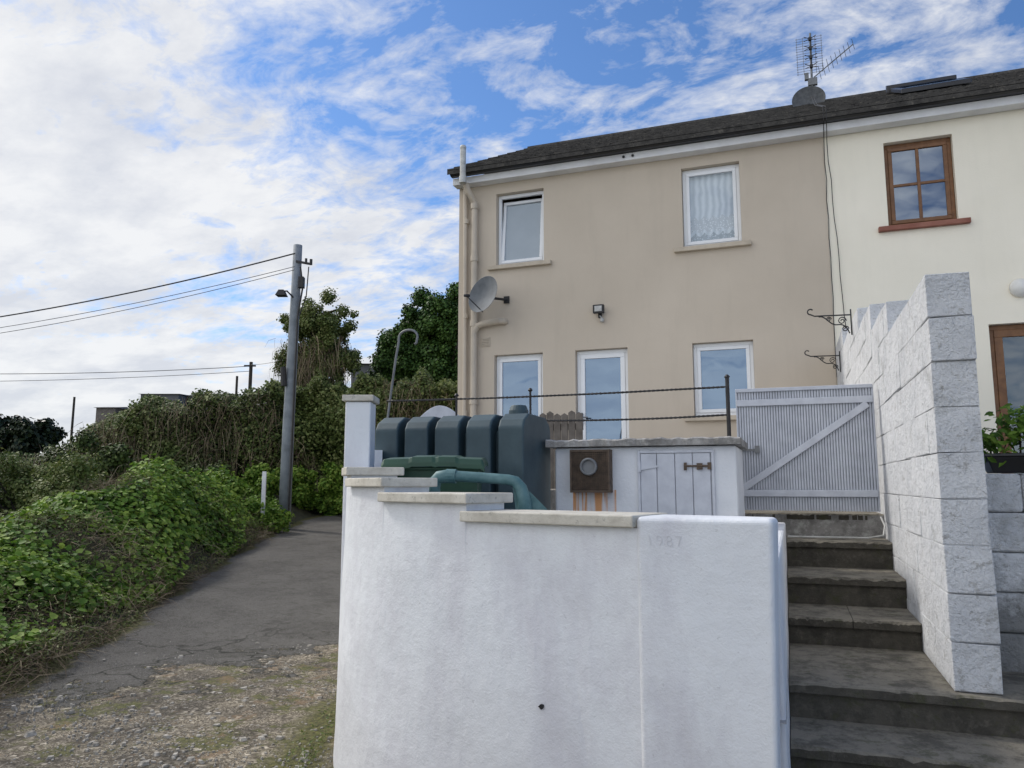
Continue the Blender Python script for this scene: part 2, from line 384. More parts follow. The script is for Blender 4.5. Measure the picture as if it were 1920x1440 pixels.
def ground():
    Fs=np.concatenate([np.linspace(-30,2,12),np.linspace(2.4,30,110),np.array([32,36,42,50,65,90,130,200,320,500.])])
    Rs=np.concatenate([-np.array([500,300,180,110,70,45,32,25,20,16,14.]),np.linspace(-12.5,-1,90),np.array([0,1.5,3,6,12,25,60,150,300,500.])])
    RR,FF=np.meshgrid(Rs,Fs); Z=H(RR,FF)
    V=rfarr(RR.ravel(),FF.ravel(),Z.ravel()-.03); nr=len(Rs)
    i,j=np.meshgrid(np.arange(len(Fs)-1),np.arange(nr-1),indexing='ij'); k=(i*nr+j).ravel()
    o=quadmesh('ground',V,np.stack([k,k+1,k+nr+1,k+nr],1),'earth',kind='structure')
    o.data.polygons.foreach_set('use_smooth',[True]*len(o.data.polygons))
ground()
def lane():
    Fs=np.linspace(.5,34,150); T=np.linspace(0,1,26); V=[];rim=[]
    for F in Fs:
        l=float(np.interp(F,EF,ER))-.12+.08*math.sin(F*3.1)+.05*math.sin(F*7.3); r=2.6 if F<4 else (-.6 if F<6 else -.2)
        for t in T:
            R=l+(r-l)*t; V.append(rf(R,F,float(zl(np.array(F)))+.004+.012*math.sin(R*2.1+F)*math.sin(F*1.3)))
            e=max(0,1-(R-l)/.5)
            ww=max(0,1-abs(R+1.25)/.5) if 3.5<F<6 else 0
            rim.append(max(e,ww*.7))
    V=np.array(V); n=len(T); i,j=np.meshgrid(np.arange(len(Fs)-1),np.arange(n-1),indexing='ij'); k=(i*n+j).ravel()
    o=quadmesh('lane',V,np.stack([k,k+1,k+n+1,k+n],1),'lane',kind='structure')
    at=o.data.attributes.new('rim','FLOAT','POINT'); at.data.foreach_set('value',np.array(rim,np.float32))
    o.data.polygons.foreach_set('use_smooth',[True]*len(o.data.polygons))
lane()
def stones():
    g=G(); 
    for i in range(14000):
        F=random.uniform(3.7,8.2); R=random.uniform(-3.9,-1.05)
        if R<np.interp(F,EF,ER): continue
        dens=.5+.5*math.sin(R*3.1+F*1.7)*math.sin(F*2.3-R)
        if random.random()>dens*math.exp(-((R+1.9)**2)/1.8)*(1 if F<6.4 else .2): continue
        s=random.choice([.004,.005,.006,.008,.009,.011,.014,.018] if random.random()<.95 else [.026,.034,.042]) ; z=-1.6; n=random.choice([4,5,6]); a0=random.random()*6; th=random.random()*3
        x,y=rf(R,F); el=random.uniform(.4,1)
        ring=[]
        for k in range(n):
            an=a0+k*6.283/n; u=s*random.uniform(.75,1.2)*math.cos(an); v=s*el*random.uniform(.75,1.2)*math.sin(an)
            ring.append((x+u*math.cos(th)-v*math.sin(th),y+u*math.sin(th)+v*math.cos(th)))
        tx,ty=random.uniform(-.3,.3)*s,random.uniform(-.3,.3)*s
        top=[(x+(p[0]-x)*.6+tx,y+(p[1]-y)*.6+ty) for p in ring]
        g.prism(ring,z-.01,z+.007+s*.35,top)
    g.obj('loose_stones','stone',kind='stuff',label='loose grey stones scattered on the lane',category='gravel')
stones()
def bank_points(n,F0,F1,d0,d1):
    F=rng.uniform(F0,F1,n); d=rng.uniform(d0,d1,n); R=np.interp(F,EF,ER)-d
    return R,F
def bank():
    n=100000
    R,F=bank_points(n,3.2,19,-.10,3.2)
    keep=rng.random(n)<np.clip(13/(F+4),.25,1); R=R[keep];F=F[keep]; n=len(R)
    e=.05; hx=(H(R+e,F)-H(R-e,F))/(2*e); hy=(H(R,F+e)-H(R,F-e))/(2*e)
    hx=np.clip(hx,-3,3)
    lift=rng.random(n)**1.5*(.17+.12*np.sin(R*3+F*2))
    Nr=np.stack([-hx,-hy,np.ones(n)],1); Nr/=np.linalg.norm(Nr,axis=1,keepdims=True)
    P=rfarr(R+Nr[:,0]*lift,F+Nr[:,1]*lift,H(R,F)+Nr[:,2]*lift+.02)
    Nw=np.stack([CA*Nr[:,0]-SA*Nr[:,1],SA*Nr[:,0]+CA*Nr[:,1],Nr[:,2]+.35],1)+rng.normal(size=(n,3))*.4
    d=np.interp(F,EF,ER)-R
    patch=np.sin(R*1.9+F*.9)+np.sin(F*2.3-R*1.3)+rng.normal(size=n)*.5
    low=(d<.12+.14*np.sin(F*1.7)+np.clip((7.5-F)*.22,0,.6))|((patch<-1.0)&(d<2.0))
    a=~low
    leaves('leafy_ground_cover',P[a],Nw[a],rng.uniform(.035,.10,a.sum()),'leafbank',kind='stuff',label='broad green leaves covering the lane bank',category='ground cover')
    b=low&(rng.random(n)<.7)
    leaves('undergrowth',P[b],Nw[b]+rng.normal(size=(b.sum(),3))*.5,rng.uniform(.02,.05,b.sum()),'leafyel',SLIM,kind='stuff',label='small weeds at the lane edge',category='undergrowth')
    n=34000; R,F=bank_points(n,3.2,18,-.18,2.2); dd=np.interp(F,EF,ER)-R
    reach=.15+np.clip((8-F)*.25,0,.8)
    pt=np.sin(R*1.9+F*.9)+np.sin(F*2.3-R*1.3)
    pr=np.exp(-np.clip(dd-reach,0,9)*2.8)*np.clip(8/F,.2,1)*(.6+.4*np.sin(F*1.3+dd*2))
    pr=np.maximum(pr,(pt<-.95)*.55)
    keep=rng.random(n)<pr; R=R[keep];F=F[keep];n=len(R)
    D=np.stack([rng.normal(.5,.6,n),rng.normal(-.2,.6,n),rng.normal(.35,.45,n)],1)
    strips('dry_stems',rfarr(R,F,H(R,F)+rng.random(n)*.18),D,rng.uniform(.1,.40,n),rng.uniform(.0015,.004,n),'leafbrown',kind='stuff',label='dry brown stems trailing over the bank',category='dead grass')
    n=260; F=rng.uniform(4.4,5.6,n); R=-1.15-rng.random(n)**2*.18-(F-4.6)*.02
    leaves('wall_foot_weeds',rfarr(R,F,-1.59+rng.random(n)*.05),rng.normal(size=(n,3))*.5+np.array([0,0,1]),rng.uniform(.012,.03,n),'leafyel',SLIM,kind='stuff',label='low weeds and moss along the foot of the wall',category='weeds')
bank()
def clumps(centers,n,flat=.9):
    C=np.array(centers); w=C[:,3]**2; idx=rng.choice(len(C),n,p=w/w.sum())
    u=rng.normal(size=(n,3)); u/=np.linalg.norm(u,axis=1,keepdims=True)
    rad=C[idx,3]*(rng.random(n)**.33)*(1+.18*rng.normal(size=n))
    P=C[idx,:3]+u*rad[:,None]*np.array([1,1,flat]); return P,u+np.array([0,0,.6])+rng.normal(size=(n,3))*.6
def crown_centers(c,rad,k,r0,r1,shell=.55):
    out=[]
    while len(out)<k:
        u=np.array([random.gauss(0,1) for _ in range(3)]); u/=np.linalg.norm(u); t=shell+(1-shell)*random.random()
        out.append((c[0]+u[0]*rad[0]*t,c[1]+u[1]*rad[1]*t,c[2]+u[2]*rad[2]*t,random.uniform(r0,r1)))
    return out
def tree(label,base,trunk_top,centers,nleaf,size,mat,tr=.14,category='tree',slim=LEAF,name='tree'):
    t=thing(name,base,label,category)
    g=G(); b=Vector(base);tt=Vector(trunk_top)
    pts=[b.lerp(tt,k/6)+Vector((random.uniform(-.06,.06),random.uniform(-.06,.06),0)) for k in range(7)]
    g.tube(pts,[tr*(1-.09*k) for k in range(7)],9)
    for c in centers[::max(1,len(centers)//20)]:
        s=pts[random.randint(2,6)]; e=Vector(c[:3]); m=s.lerp(e,.5)+Vector((random.uniform(-.15,.15),random.uniform(-.15,.15),.12))
        g.tube([s,m,e],[tr*.4,tr*.25,tr*.08],6)
    g.obj('trunk','bark',t,smooth=True)
    P,Nn=clumps(centers,nleaf)
    leaves('crown',P,Nn,rng.uniform(size*.7,size*1.3,nleaf),mat,slim,parent=t)
    return t
c=rf(-6.1,24)
cc=crown_centers((c[0],c[1],4.95),(1.3,1.2,1.2),100,.14,.30,.1)+crown_centers((c[0],c[1],3.8),(1.5,1.1,.8),56,.2,.36,.1)+crown_centers((c[0]-.1,c[1],2.9),(1.3,.8,.9),34,.2,.4,.1)
t=tree('slim creeper-clad tree with airy olive green crown',(c[0],c[1],-1),(c[0],c[1],5.4),cc,72000,.058,'leafyel',.13)
n=900; ang=rng.uniform(0,6.28,n); rr=rng.uniform(.5,1.35,n)
strips('hanging_creeper',np.stack([c[0]+np.cos(ang)*rr,c[1]-.3+np.sin(ang)*rr*.8,rng.uniform(2.4,4.6,n)],1),np.stack([rng.normal(0,.2,n),rng.normal(0,.2,n),rng.normal(-1,.2,n)],1),rng.uniform(.4,1.2,n),rng.uniform(.004,.008,n),'leafbrown',parent=t)
cc=[]
for R,z,rr in ((-4.3,4.4,.8),(-3.7,5.2,.85),(-3.0,5.75,.85),(-2.2,5.8,.9),(-4.3,3.5,.8),(-3.4,4.2,.95),(-2.4,4.8,1.),(-3.2,3.2,1.),(-1.9,3.4,1.),(-1.4,5.5,.9),(-1.2,4.3,.9),(-4.4,2.7,.8),(-3.6,2.5,.9),(-2.4,2.5,.9),(-2.9,4.9,.9),(-3.9,4.6,.8),(-2.6,4.0,1.),(-2.0,5.0,.9),(-1.9,2.4,1.)):
    x,y=rf(R,26+random.uniform(-.3,.6)); cc+=crown_centers((x,y,z),(rr,rr,rr),15,.18,.40,.05)
x,y=rf(-3.0,26.3)
tree('dense dark green evergreen tree beside the beige house',(x,y,-1),(x,y,5.2),cc,160000,.082,'leafdark',.22)
for R,zt,w in ((-30.2,4.1,1.5),(-28.0,3.9,1.2),(-32.5,4.2,1.6)):
    x,y=rf(R,45); cc=crown_centers((x,y,zt-1.4),(w,w,1.3),22,.35,.7,.1)
    tree('dark rounded tree on the skyline',(x,y,-1),(x,y,zt-.5),cc,7000,.2,'leaffar',.2)
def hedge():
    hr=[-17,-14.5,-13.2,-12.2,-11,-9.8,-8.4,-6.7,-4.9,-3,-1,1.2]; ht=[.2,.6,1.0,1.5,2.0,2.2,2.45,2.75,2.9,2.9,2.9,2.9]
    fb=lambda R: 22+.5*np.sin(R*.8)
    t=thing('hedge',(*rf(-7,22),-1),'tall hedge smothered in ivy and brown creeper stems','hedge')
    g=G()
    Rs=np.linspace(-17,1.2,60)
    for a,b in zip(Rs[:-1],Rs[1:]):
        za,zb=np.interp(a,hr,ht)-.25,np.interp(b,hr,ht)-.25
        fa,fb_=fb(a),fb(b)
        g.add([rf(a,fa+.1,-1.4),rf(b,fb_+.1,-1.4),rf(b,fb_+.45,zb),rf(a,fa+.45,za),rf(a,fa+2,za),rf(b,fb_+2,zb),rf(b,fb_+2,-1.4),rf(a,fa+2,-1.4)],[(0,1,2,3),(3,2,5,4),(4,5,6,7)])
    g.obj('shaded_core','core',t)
    n=150000; R=rng.uniform(-17,1.2,n); top=np.interp(R,hr,ht)+.18*np.sin(R*4.1)+.12*np.sin(R*9.7+1)
    u=rng.random(n)**.8; z=-1.2+(top+1.2)*u
    bul=.35*np.sin(R*2.2+z*1.3)+.25*np.sin(z*3.1-R*1.1)
    F=fb(R)-.25+bul*.7+rng.normal(size=n)*.16+.3*u
    tp=rng.random(n)<.22; F=np.where(tp,fb(R)+rng.uniform(0,2,n),F); z=np.where(tp,top-.15+rng.random(n)*.3,z)
    P=rfarr(R,F,z); Nn=np.stack([np.full(n,SA*.8),np.full(n,-CA*.8),np.full(n,1.0)],1)+rng.normal(size=(n,3))*.6
    pat=np.sin(R*1.1+z*.6)+np.sin(z*2.2+R*2.7)*.6+(u-.5)*1.2+rng.normal(size=n)*.5-.8*((R<-9.5)*1.)
    g1=pat>-1.3
    leaves('ivy_foliage',P[g1],Nn[g1],rng.uniform(.045,.095,g1.sum()),'leafhedge',parent=t)
    g2=(pat>.45)
    leaves('bright_ivy_foliage',P[g2]+np.array([SA*.15,-CA*.15,.03]),Nn[g2],rng.uniform(.045,.09,g2.sum()),'leafyel',parent=t)
    n=7500; R=rng.uniform(-16,.5,n); top=np.interp(R,hr,ht); z=-.9+(top+1.0)*rng.random(n)
    F=fb(R)-.45+rng.normal(size=n)*.25
    keep=(np.sin(R*1.1+z*.6)+np.sin(z*2.2+R*2.7)*.6-1.2*(R<-9.5))<.0; R=R[keep];z=z[keep];F=F[keep];n=len(R)
    D=np.stack([rng.normal(0,.4,n),rng.normal(-.15,.2,n),rng.normal(-.9,.4,n)],1)
    strips('hanging_creeper_stems',rfarr(R,F,z),D,rng.uniform(.2,.8,n),rng.uniform(.003,.007,n),'leafbrown',parent=t)
hedge()
for (R,F,zt,w,m,s) in ((-9.3,15,.95,1.15,'leafyel',.045),(-8.2,14.2,.65,1.0,'leafyel',.045),(-7.3,13.0,-.1,.9,'leafyel',.045),(-10.8,15.2,.35,1.2,'leafhedge',.05),(-9.3,12.6,-.1,1.0,'leafyel',.04),(-8.4,11.2,-.6,.8,'leafhedge',.04),(-6.9,17.5,.3,1.0,'leafbank',.065),(-10.3,18.5,1.2,1.4,'leafhedge',.065),(-12.8,19,.7,1.6,'leafhedge',.07),(-5.75,21.1,.45,.55,'leafbank',.07),(-4.95,21.3,.55,.55,'leafbank',.07),(-4.1,21.3,.7,.7,'leafbank',.07),(-6.6,20.3,.6,.8,'leafbank',.07),(-8.0,19.5,.6,1.1,'leafhedge',.07),(-5.75,17.0,-.15,.42,'leafbank',.065),(-5.35,17.1,-.42,.30,'leafbank',.055)):
    x,y=rf(R,F); h=max(zt+1.1,.4)
    cc=crown_centers((x,y,zt-h*.5),(w,w,h*.45),30,.12+w*.04,.2+w*.14,.2)
    t=thing('bush',(x,y,-1.1),{'leafyel':'sprawling yellow-green bush behind the bank','leafbank':'bright green leafy bush near the lane','leafhedge':'dull green scrubby bush below the hedge'}[m],'bush')
    g=G()
    for c in cc[::3]: g.tube([(x,y,-1.1),(x*.5+c[0]*.5,y*.5+c[1]*.5,(c[2]-1.1)/2+.1),c[:3]],[.03,.02,.008],5)
    g.obj('stems','bark',t)
    k=12000 if w>.5 else 3500
    P,Nn=clumps(cc,k); leaves('foliage',P,Nn,rng.uniform(s*.7,s*1.4,k),m,LEAF,parent=t)

# ================================================================ HOUSES
def facade(g,x0,x1,z0,z1,y,holes,dep=.14):
    xs=sorted({x0,x1,*[h[0] for h in holes],*[h[1] for h in holes]}); zs=sorted({z0,z1,*[h[2] for h in holes],*[h[3] for h in holes]})
    for a,b in zip(xs[:-1],xs[1:]):
        for c,d in zip(zs[:-1],zs[1:]):
            cx,cz=(a+b)/2,(c+d)/2
            if any(h[0]<cx<h[1] and h[2]<cz<h[3] for h in holes): continue
            g.add([(a,y,c),(b,y,c),(b,y,d),(a,y,d)],[(0,1,2,3)])
    for h in holes:
        a,b,c,d=h; Y=y+dep
        g.add([(a,y,c),(b,y,c),(b,y,d),(a,y,d),(a,Y,c),(b,Y,c),(b,Y,d),(a,Y,d)],[(0,4,5,1),(3,2,6,7),(0,3,7,4),(1,5,6,2)])
def gable_shell(g,x0,x1,z0,ze,y0,y1,yr,zr,left=True,right=True):
    g.add([(x0,y1,z0),(x1,y1,z0),(x1,y1,ze),(x0,y1,ze)],[(0,3,2,1)])
    for x,on in ((x0,left),(x1,right)):
        if on: g.add([(x,y0,z0),(x,y1,z0),(x,y1,ze),(x,yr,zr),(x,y0,ze)],[(0,1,2,3,4)])
def frame(g,x0,x1,z0,z1,y,w,d):
    g.box(x0,x1,y,y+d,z1-w,z1); g.box(x0,x1,y,y+d,z0,z0+w); g.box(x0,x0+w,y,y+d,z0+w,z1-w); g.box(x1-w,x1,y,y+d,z0+w,z1-w)
def window(par,x0,x1,z0,z1,fm='upvc',back='room',glass='glass',sill='sill',bars=None,name='window',label=None,open_top=False,fw=.055,Y=12,sw=.055):
    y=Y+.10
    g=G(); frame(g,x0+.004,x1-.004,z0+.004,z1-.004,y,fw,.06)
    if open_top:
        ix0,ix1,iz0,iz1=x0+fw+.004,x1-fw-.004,z0+fw+.004,z1-fw-.02
        def tl(a,b,c): return (a,b+.13*(c-iz0)/(iz1-iz0),c-.015)
        s=G(tl); frame(s,ix0,ix1,iz0+.015,iz1,y-.015,sw,.05); k=len(g.v); g.v+=[tuple(p) for p in s.v]; g.f+=[[i+k for i in f] for f in s.f]
    else: frame(g,x0+fw+.004,x1-fw-.004,z0+fw+.004,z1-fw-.004,y-.014,sw,.05)
    if bars:
        fx0,fx1,fz0,fz1=x0+fw+sw,x1-fw-sw,z0+fw+sw,z1-fw-sw; mx=(fx0+fx1)/2;mz=(fz0+fz1)/2
        g.box(mx-.022,mx+.022,y-.008,y+.03,fz0,fz1); g.box(fx0,mx-.022,y-.006,y+.03,mz-.02,mz+.02); g.box(mx+.022,fx1,y-.006,y+.03,mz-.02,mz+.02)
    kw={'label':label} if label else {}
    w=g.obj(name,fm,par,bevel=.006,**kw)
    f=fw+sw-.01
    g=G(tl) if open_top else G()
    g.add([(x0+f,y+.012,z0+f),(x1-f,y+.012,z0+f),(x1-f,y+.012,z1-f),(x0+f,y+.012,z1-f)],[(0,1,2,3)])
    g.obj('glass',glass,w)
    nm={'lace':'lace_curtain','blind_or_reflection':'blind_or_reflection','room':'dim_interior','skyrefl':'blind_or_reflection'}[back]  # behind the lower panes this sheet is a painted reflection
    yb=y+.10
    if open_top:
        G(tl).add([(x0+f,y+.03,z0+f),(x1-f,y+.03,z0+f),(x1-f,y+.03,z1-f),(x0+f,y+.03,z1-f)],[(0,1,2,3)]).obj('frosted_lining',back,w)
        G().add([(x0+.02,y+.24,z0+.02),(x1-.02,y+.24,z0+.02),(x1-.02,y+.24,z1-.02),(x0+.02,y+.24,z1-.02)],[(0,1,2,3)]).obj('dim_interior','dark',w)
    else: G().add([(x0+.02,yb,z0+.02),(x1-.02,yb,z0+.02),(x1-.02,yb,z1-.02),(x0+.02,yb,z1-.02)],[(0,1,2,3)]).obj(nm,back,w)
    if sill: G().box(x0-.14,x1+.14,Y-.075,Y+.10,z0-.075,z0-.002).obj('sill',sill,w,bevel=.008)
    return w
ZE=5.34;YR,ZR=16.0,7.75
def tile_roof(par,x0,x1,xin=None):
    g=G(); y0,z0=11.62,5.47; n=16; dy=(YR-y0)/n; dz=(ZR-z0)/n
    cols=max(1,round((x1-x0)/.16)); w=(x1-x0)/cols
    for i in range(n):
        ya,yb=y0+i*dy,y0+(i+1)*dy; za,zb=z0+i*dz,z0+(i+1)*dz
        for k in range(cols):
            a=x0+k*w; b=a+w; h=.018+(.007 if (k+i)%2 else 0)+random.uniform(-.003,.003)
            g.add([(a,ya,za+h),(b,ya,za+h),(b,yb,zb+.004),(a,yb,zb+.004),(a,ya,za-.02),(b,ya,za-.02)],[(0,1,2,3),(4,5,1,0)])
    xa=xin if xin is not None else x0
    # solid underside of the roof
    g.add([(x0,y0,z0-.012),(x1,y0,z0-.012),(x1,YR,ZR-.012),(x0,YR,ZR-.012),(x0,y0,z0-.09),(x1,y0,z0-.09),(x1,YR,ZR-.12),(x0,YR,ZR-.12)],[(3,2,1,0),(4,5,6,7),(0,4,7,3),(1,2,6,5),(0,1,5,4)])
    g.add([(x0,YR,ZR),(x1,YR,ZR),(x1,20.38,5.47),(x0,20.38,5.47),(x0,YR,ZR-.12),(x1,YR,ZR-.12),(x1,20.38,5.35),(x0,20.38,5.35)],[(0,1,2,3),(4,7,6,5),(0,3,7,4),(1,5,6,2),(3,2,6,7)])
    g.tube([(x0+.02,YR,ZR-.03),(x1,YR,ZR-.03)],.08,8)
    return g.obj('roof','roof',par)
def eaves(par,x0,x1):
    g=G(); g.box(x0,x1,11.80,12.0,5.25,5.372); g.obj('soffit','soffit',par,bevel=.004)
    g=G(); prof=[(11.66,5.455),(11.655,5.42),(11.67,5.39),(11.71,5.372),(11.76,5.372),(11.795,5.376),(11.795,5.455)]
    n=len(prof); vs=[(x0,a,b) for a,b in prof]+[(x1,a,b) for a,b in prof]
    g.add(vs,[(i,i+1,n+i+1,n+i) for i in range(n-1)]+[tuple(range(n))[::-1],tuple(range(n,2*n))])
    g.obj('gutter','gutter',par)
X0,XP,X1=-5.37,.68,8.5
house=thing('terraced_house',((X0+XP)/2,12,-.3),'beige rendered two-storey house with white windows','house')
holes=[(-4.66,-3.79,3.76,5.06),(-1.46,-.56,3.74,5.06),(-4.69,-3.82,.95,2.19),(-3.26,-2.39,-.05,2.19),(-1.37,-.46,1.04,2.19)]
g=G(); facade(g,X0,XP,-.3,ZE,12,holes); gable_shell(g,X0,XP,-.3,ZE,12,20,YR,ZR-.15)
g.obj('wall','tan',house)
tile_roof(house,-5.44,XP); eaves(house,-5.41,XP)
window(house,*holes[0],back='blind_or_reflection',glass='glass2',label='small window with its sash tilted open',open_top=True)
window(house,*holes[1],back='lace',glass='glass2',label='white window with a net lace curtain')
window(house,*holes[2],back='skyrefl')
window(house,*holes[4],back='skyrefl')
d=window(house,*holes[3],back='skyrefl',sill=None,name='door',label='white door with full-height glass',fw=.06,sw=.075)
g=G(); g.box(-3.19,-3.16,12.04,12.08,.98,1.16); g.tube([(-3.175,12.05,1.08),(-3.175,12.0,1.08),(-3.06,12.0,1.08)],.012,8); g.obj('handle','grey',d,bevel=.004)
g=G(); g.tube([(-5.24,11.94,5.3),(-5.22,11.93,5.1),(-5.2,11.93,-.2)],.038,12)
for z in (1.2,2.9,4.6): g.tube([(-5.2,11.93,z-.04),(-5.2,11.93,z+.04)],.048,12)
g.obj('drainpipe','pipe',house)
g=G(); g.tube([(-5.13,11.72,5.22),(-5.10,11.78,5.08),(-5.03,11.90,4.9),(-5.03,11.90,-.2)],.055,14)
for z in (1.4,2.75,3.9,4.85): g.tube([(-5.03,11.90,z-.05),(-5.03,11.90,z+.05)],.068,14)
g.tube([(-5.03,11.90,2.6),(-4.97,11.90,2.70),(-4.88,11.90,2.73),(-4.56,11.90,2.76),(-4.50,11.92,2.76),(-4.48,12.01,2.76)],.055,14)
g.obj('soil_pipe','pipe',house)
g=G(); g.tube([(-5.13,11.60,5.2),(-5.13,11.60,5.80)],.052,14); g.lathe((-5.13,11.6,5.80),(0,0,1),[(.054,0),(.057,.03),(.045,.06),(.005,.07)],14); g.tube([(-5.13,11.6,5.18),(-5.13,11.6,5.3)],.064,14); g.obj('vent_pipe','greypipe',house)
g=G(); g.box(-4.93,-4.77,11.985,12.0,2.35,2.51)
for i in range(5): g.beam((-4.915,11.975,2.375+i*.028),(-4.785,11.975,2.375+i*.028),.015,.012)
g.obj('air_vent','pipe',house)
for x in (-2.35,-2.2): G().lathe((x,11.79,5.31),(0,-1,0),[(.022,0),(.022,.012)],12).obj('soffit_vent','black',house)
nb=thing('terraced_house',((XP+X1)/2,12,-.3),'cream rendered house with brown framed windows','house')
h2=[(1.50,2.40,3.74,5.03),(2.66,5.2,-.1,2.20)]
g=G(); facade(g,XP+.002,X1,-.3,ZE,12.015,h2,.12); gable_shell(g,XP+.002,X1,-.3,ZE,12.015,20,YR,ZR-.15,left=False)
g.obj('wall','cream',nb)
r=tile_roof(nb,XP+.002,X1+.1); eaves(nb,XP+.002,X1+.1)
window(nb,*h2[0],fm='brown',back='blind_or_reflection',glass='glassg',sill='redsill',bars=True,Y=12.015,label='brown timber window with four panes and red sill')
window(nb,2.66,3.75,-.1,2.2,fm='brown',back='room',glass='glass2',sill=None,Y=12.015,name='door',fw=.07,sw=.10,label='brown timber glazed door')
window(nb,3.75,5.2,-.1,2.2,fm='brown',back='room',glass='glass2',sill=None,Y=12.015,fw=.07,sw=.10)
def slope(x,y,h): return (x,y,5.49+(y-11.62)*(ZR-5.47)/(YR-11.62)+h)
def slopebox(g,x0,x1,y0,y1,h0,h1):
    vs=[slope(x0,y0,h0),slope(x1,y0,h0),slope(x1,y1,h0),slope(x0,y1,h0),slope(x0,y0,h1),slope(x1,y0,h1),slope(x1,y1,h1),slope(x0,y1,h1)]
    g.add(vs,[(0,3,2,1),(4,5,6,7),(0,1,5,4),(1,2,6,5),(2,3,7,6),(3,0,4,7)])
g=G(); slopebox(g,1.95,2.95,13.1,14.3,.02,.10); slopebox(g,1.9,3.0,14.3,14.42,.02,.16); sk=g.obj('skylight','gutter',r,bevel=.01)
g=G(); slopebox(g,2.03,2.87,13.2,14.2,.102,.108); g.obj('skylight_glass','glass',r)
g=G(); g.lathe((3.07,12.01,2.68),(0,-1,0),[(.13,0),(.13,.03),(.115,.06),(.08,.09),(.03,.105),(.002,.108)],24); g.obj('wall_lamp','lamp',nb,smooth=True)
def cable(pts,r,label,cat='cable',name='cable',mat='black'):
    g=G(); g.tube(pts,r,6); return g.obj(name,mat,None,label=label,category=cat)
for dx,lab in ((-.01,0),(.03,1)):
    pts=[(.72+dx,15.9,7.9),(.70+dx,14,6.75),(.69+dx,11.62,5.56),(.69+dx,11.62,5.35),(.70+dx,11.97,5.15)]
    z=5.15; k=0
    while z>(1.6 if lab==0 else 2.3): z-=.3; k+=1; pts.append((.70+dx+random.uniform(-.01,.01)+(.012*k if lab else 0),11.985,z))
    cable(pts,.0055,'thin black aerial cable hanging down between the houses')
def dish(label,c,axis,rad,mat,arm_to,lnb=True):
    t=thing('satellite_dish',c,label,'satellite dish')
    ax=Vector(axis).normalized(); cv=Vector(c)
    prof=[(.01,0)]+[(rad*k/8,.22*rad*(k/8)**2) for k in range(1,9)]+[(rad*1.02,.23*rad),(rad,.20*rad)]+[(rad*k/8,.22*rad*(k/8)**2-.012) for k in range(7,0,-1)]
    G().lathe(c,ax,prof,36).obj('reflector',mat,t,smooth=True)
    g=G(); g.tube([tuple(cv-ax*.02),tuple(cv-ax*.08),arm_to],.022,10); g.lathe(tuple(cv-ax*.09),ax,[(.05,0),(.05,.06)],12)
    if lnb: g.box(arm_to[0]-.05,arm_to[0]+.05,arm_to[1]-.02,arm_to[1]+.005,arm_to[2]-.06,arm_to[2]+.06)
    g.obj('bracket','black',t)
    if lnb:
        tip=cv+ax*rad*.75+Vector((-.17,0,-rad*.25)); low=cv+Vector((0,0,-rad*.95))+ax*rad*.2
        g=G(); g.tube([tuple(low),tuple(tip)],.009,8); g.lathe(tuple(tip),-(tip-cv),[(.02,-.04),(.026,0),(.026,.05),(.02,.06)],12); g.obj('receiver_arm','black',t)
    return t
dish('grey satellite dish on the beige wall',(-4.66,11.52,3.12),(-.37,-.90,.22),.32,'dish',(-4.46,11.99,3.14))
t=thing('security_light',(-2.83,12,2.8),'small black security floodlight on the beige wall','light')
g=G(); g.box(-2.92,-2.74,11.86,11.93,2.76,2.90); g.tube([(-2.83,11.93,2.82),(-2.83,12,2.78)],.02,8); g.box(-2.86,-2.80,11.975,12,2.7,2.82); g.obj('housing','black',t,bevel=.01)
g=G(); g.box(-2.89,-2.77,11.852,11.859,2.785,2.875); g.obj('lens','greypipe',t,bevel=.002)
g=G(); g.lathe((-2.79,11.95,2.66),(0,-.5,-1),[(.02,-.03),(.035,0),(.03,.03),(.01,.045)],14); g.tube([(-2.79,11.96,2.68),(-2.83,11.98,2.74)],.012,6); g.obj('motion_sensor','greypipe',t,smooth=True)
dish('dark grey mesh satellite dish at the roof ridge',(.66,15.6,7.62),(-.05,-.97,.22),.31,'darkdish',(.75,16.0,7.7),lnb=False)
t=thing('television_aerial',(.75,16.0,7.7),'metal television aerial on a mast above the roof ridge','aerial')
g=G(); g.tube([(.75,16,7.7),(.77,16,9.3)],.022,8); g.box(.68,.86,15.96,16.04,8.15,8.3); g.box(.62,.7,15.95,16.03,8.28,8.42); g.obj('mast','grey',t)
g=G()
for sx in (.50,.62,.86,.98): g.tube([(sx,16.08,8.45),(sx,16.08,9.28)],.005,5)
for k in range(15): g.tube([(.48,16.08,8.47+k*.056),(1.0,16.08,8.47+k*.056)],.004,5)
g.obj('grid_reflector','grey',t)
g=G()
for k in range(4):
    z=8.55+k*.2
    for sx in(-1,1):
        g.tube([(.76,15.95,z),(.76+sx*.12,15.93,z+.05)],.008,5); g.tube([(.76,15.95,z),(.76+sx*.12,15.93,z-.05)],.008,5)
    g.box(.73,.79,15.93,15.99,z-.03,z+.03)
g.beam((.76,15.96,8.5),(.76,15.96,9.2),.015,.015,up=(0,1,0)); g.obj('bow_tie_elements','black',t)
g=G(); a=Vector((.8,16,8.32)); b=Vector((1.55,15.8,8.78)); g.tube([tuple(a),tuple(b)],.011,6)
for k in range(9):
    p=a.lerp(b,.15+.85*k/8); g.tube([tuple(p+Vector((-.03,-.1,.10-.005*k))),tuple(p-Vector((-.03,-.1,.10-.005*k)))],.005,5)
g.obj('yagi_boom','grey',t)

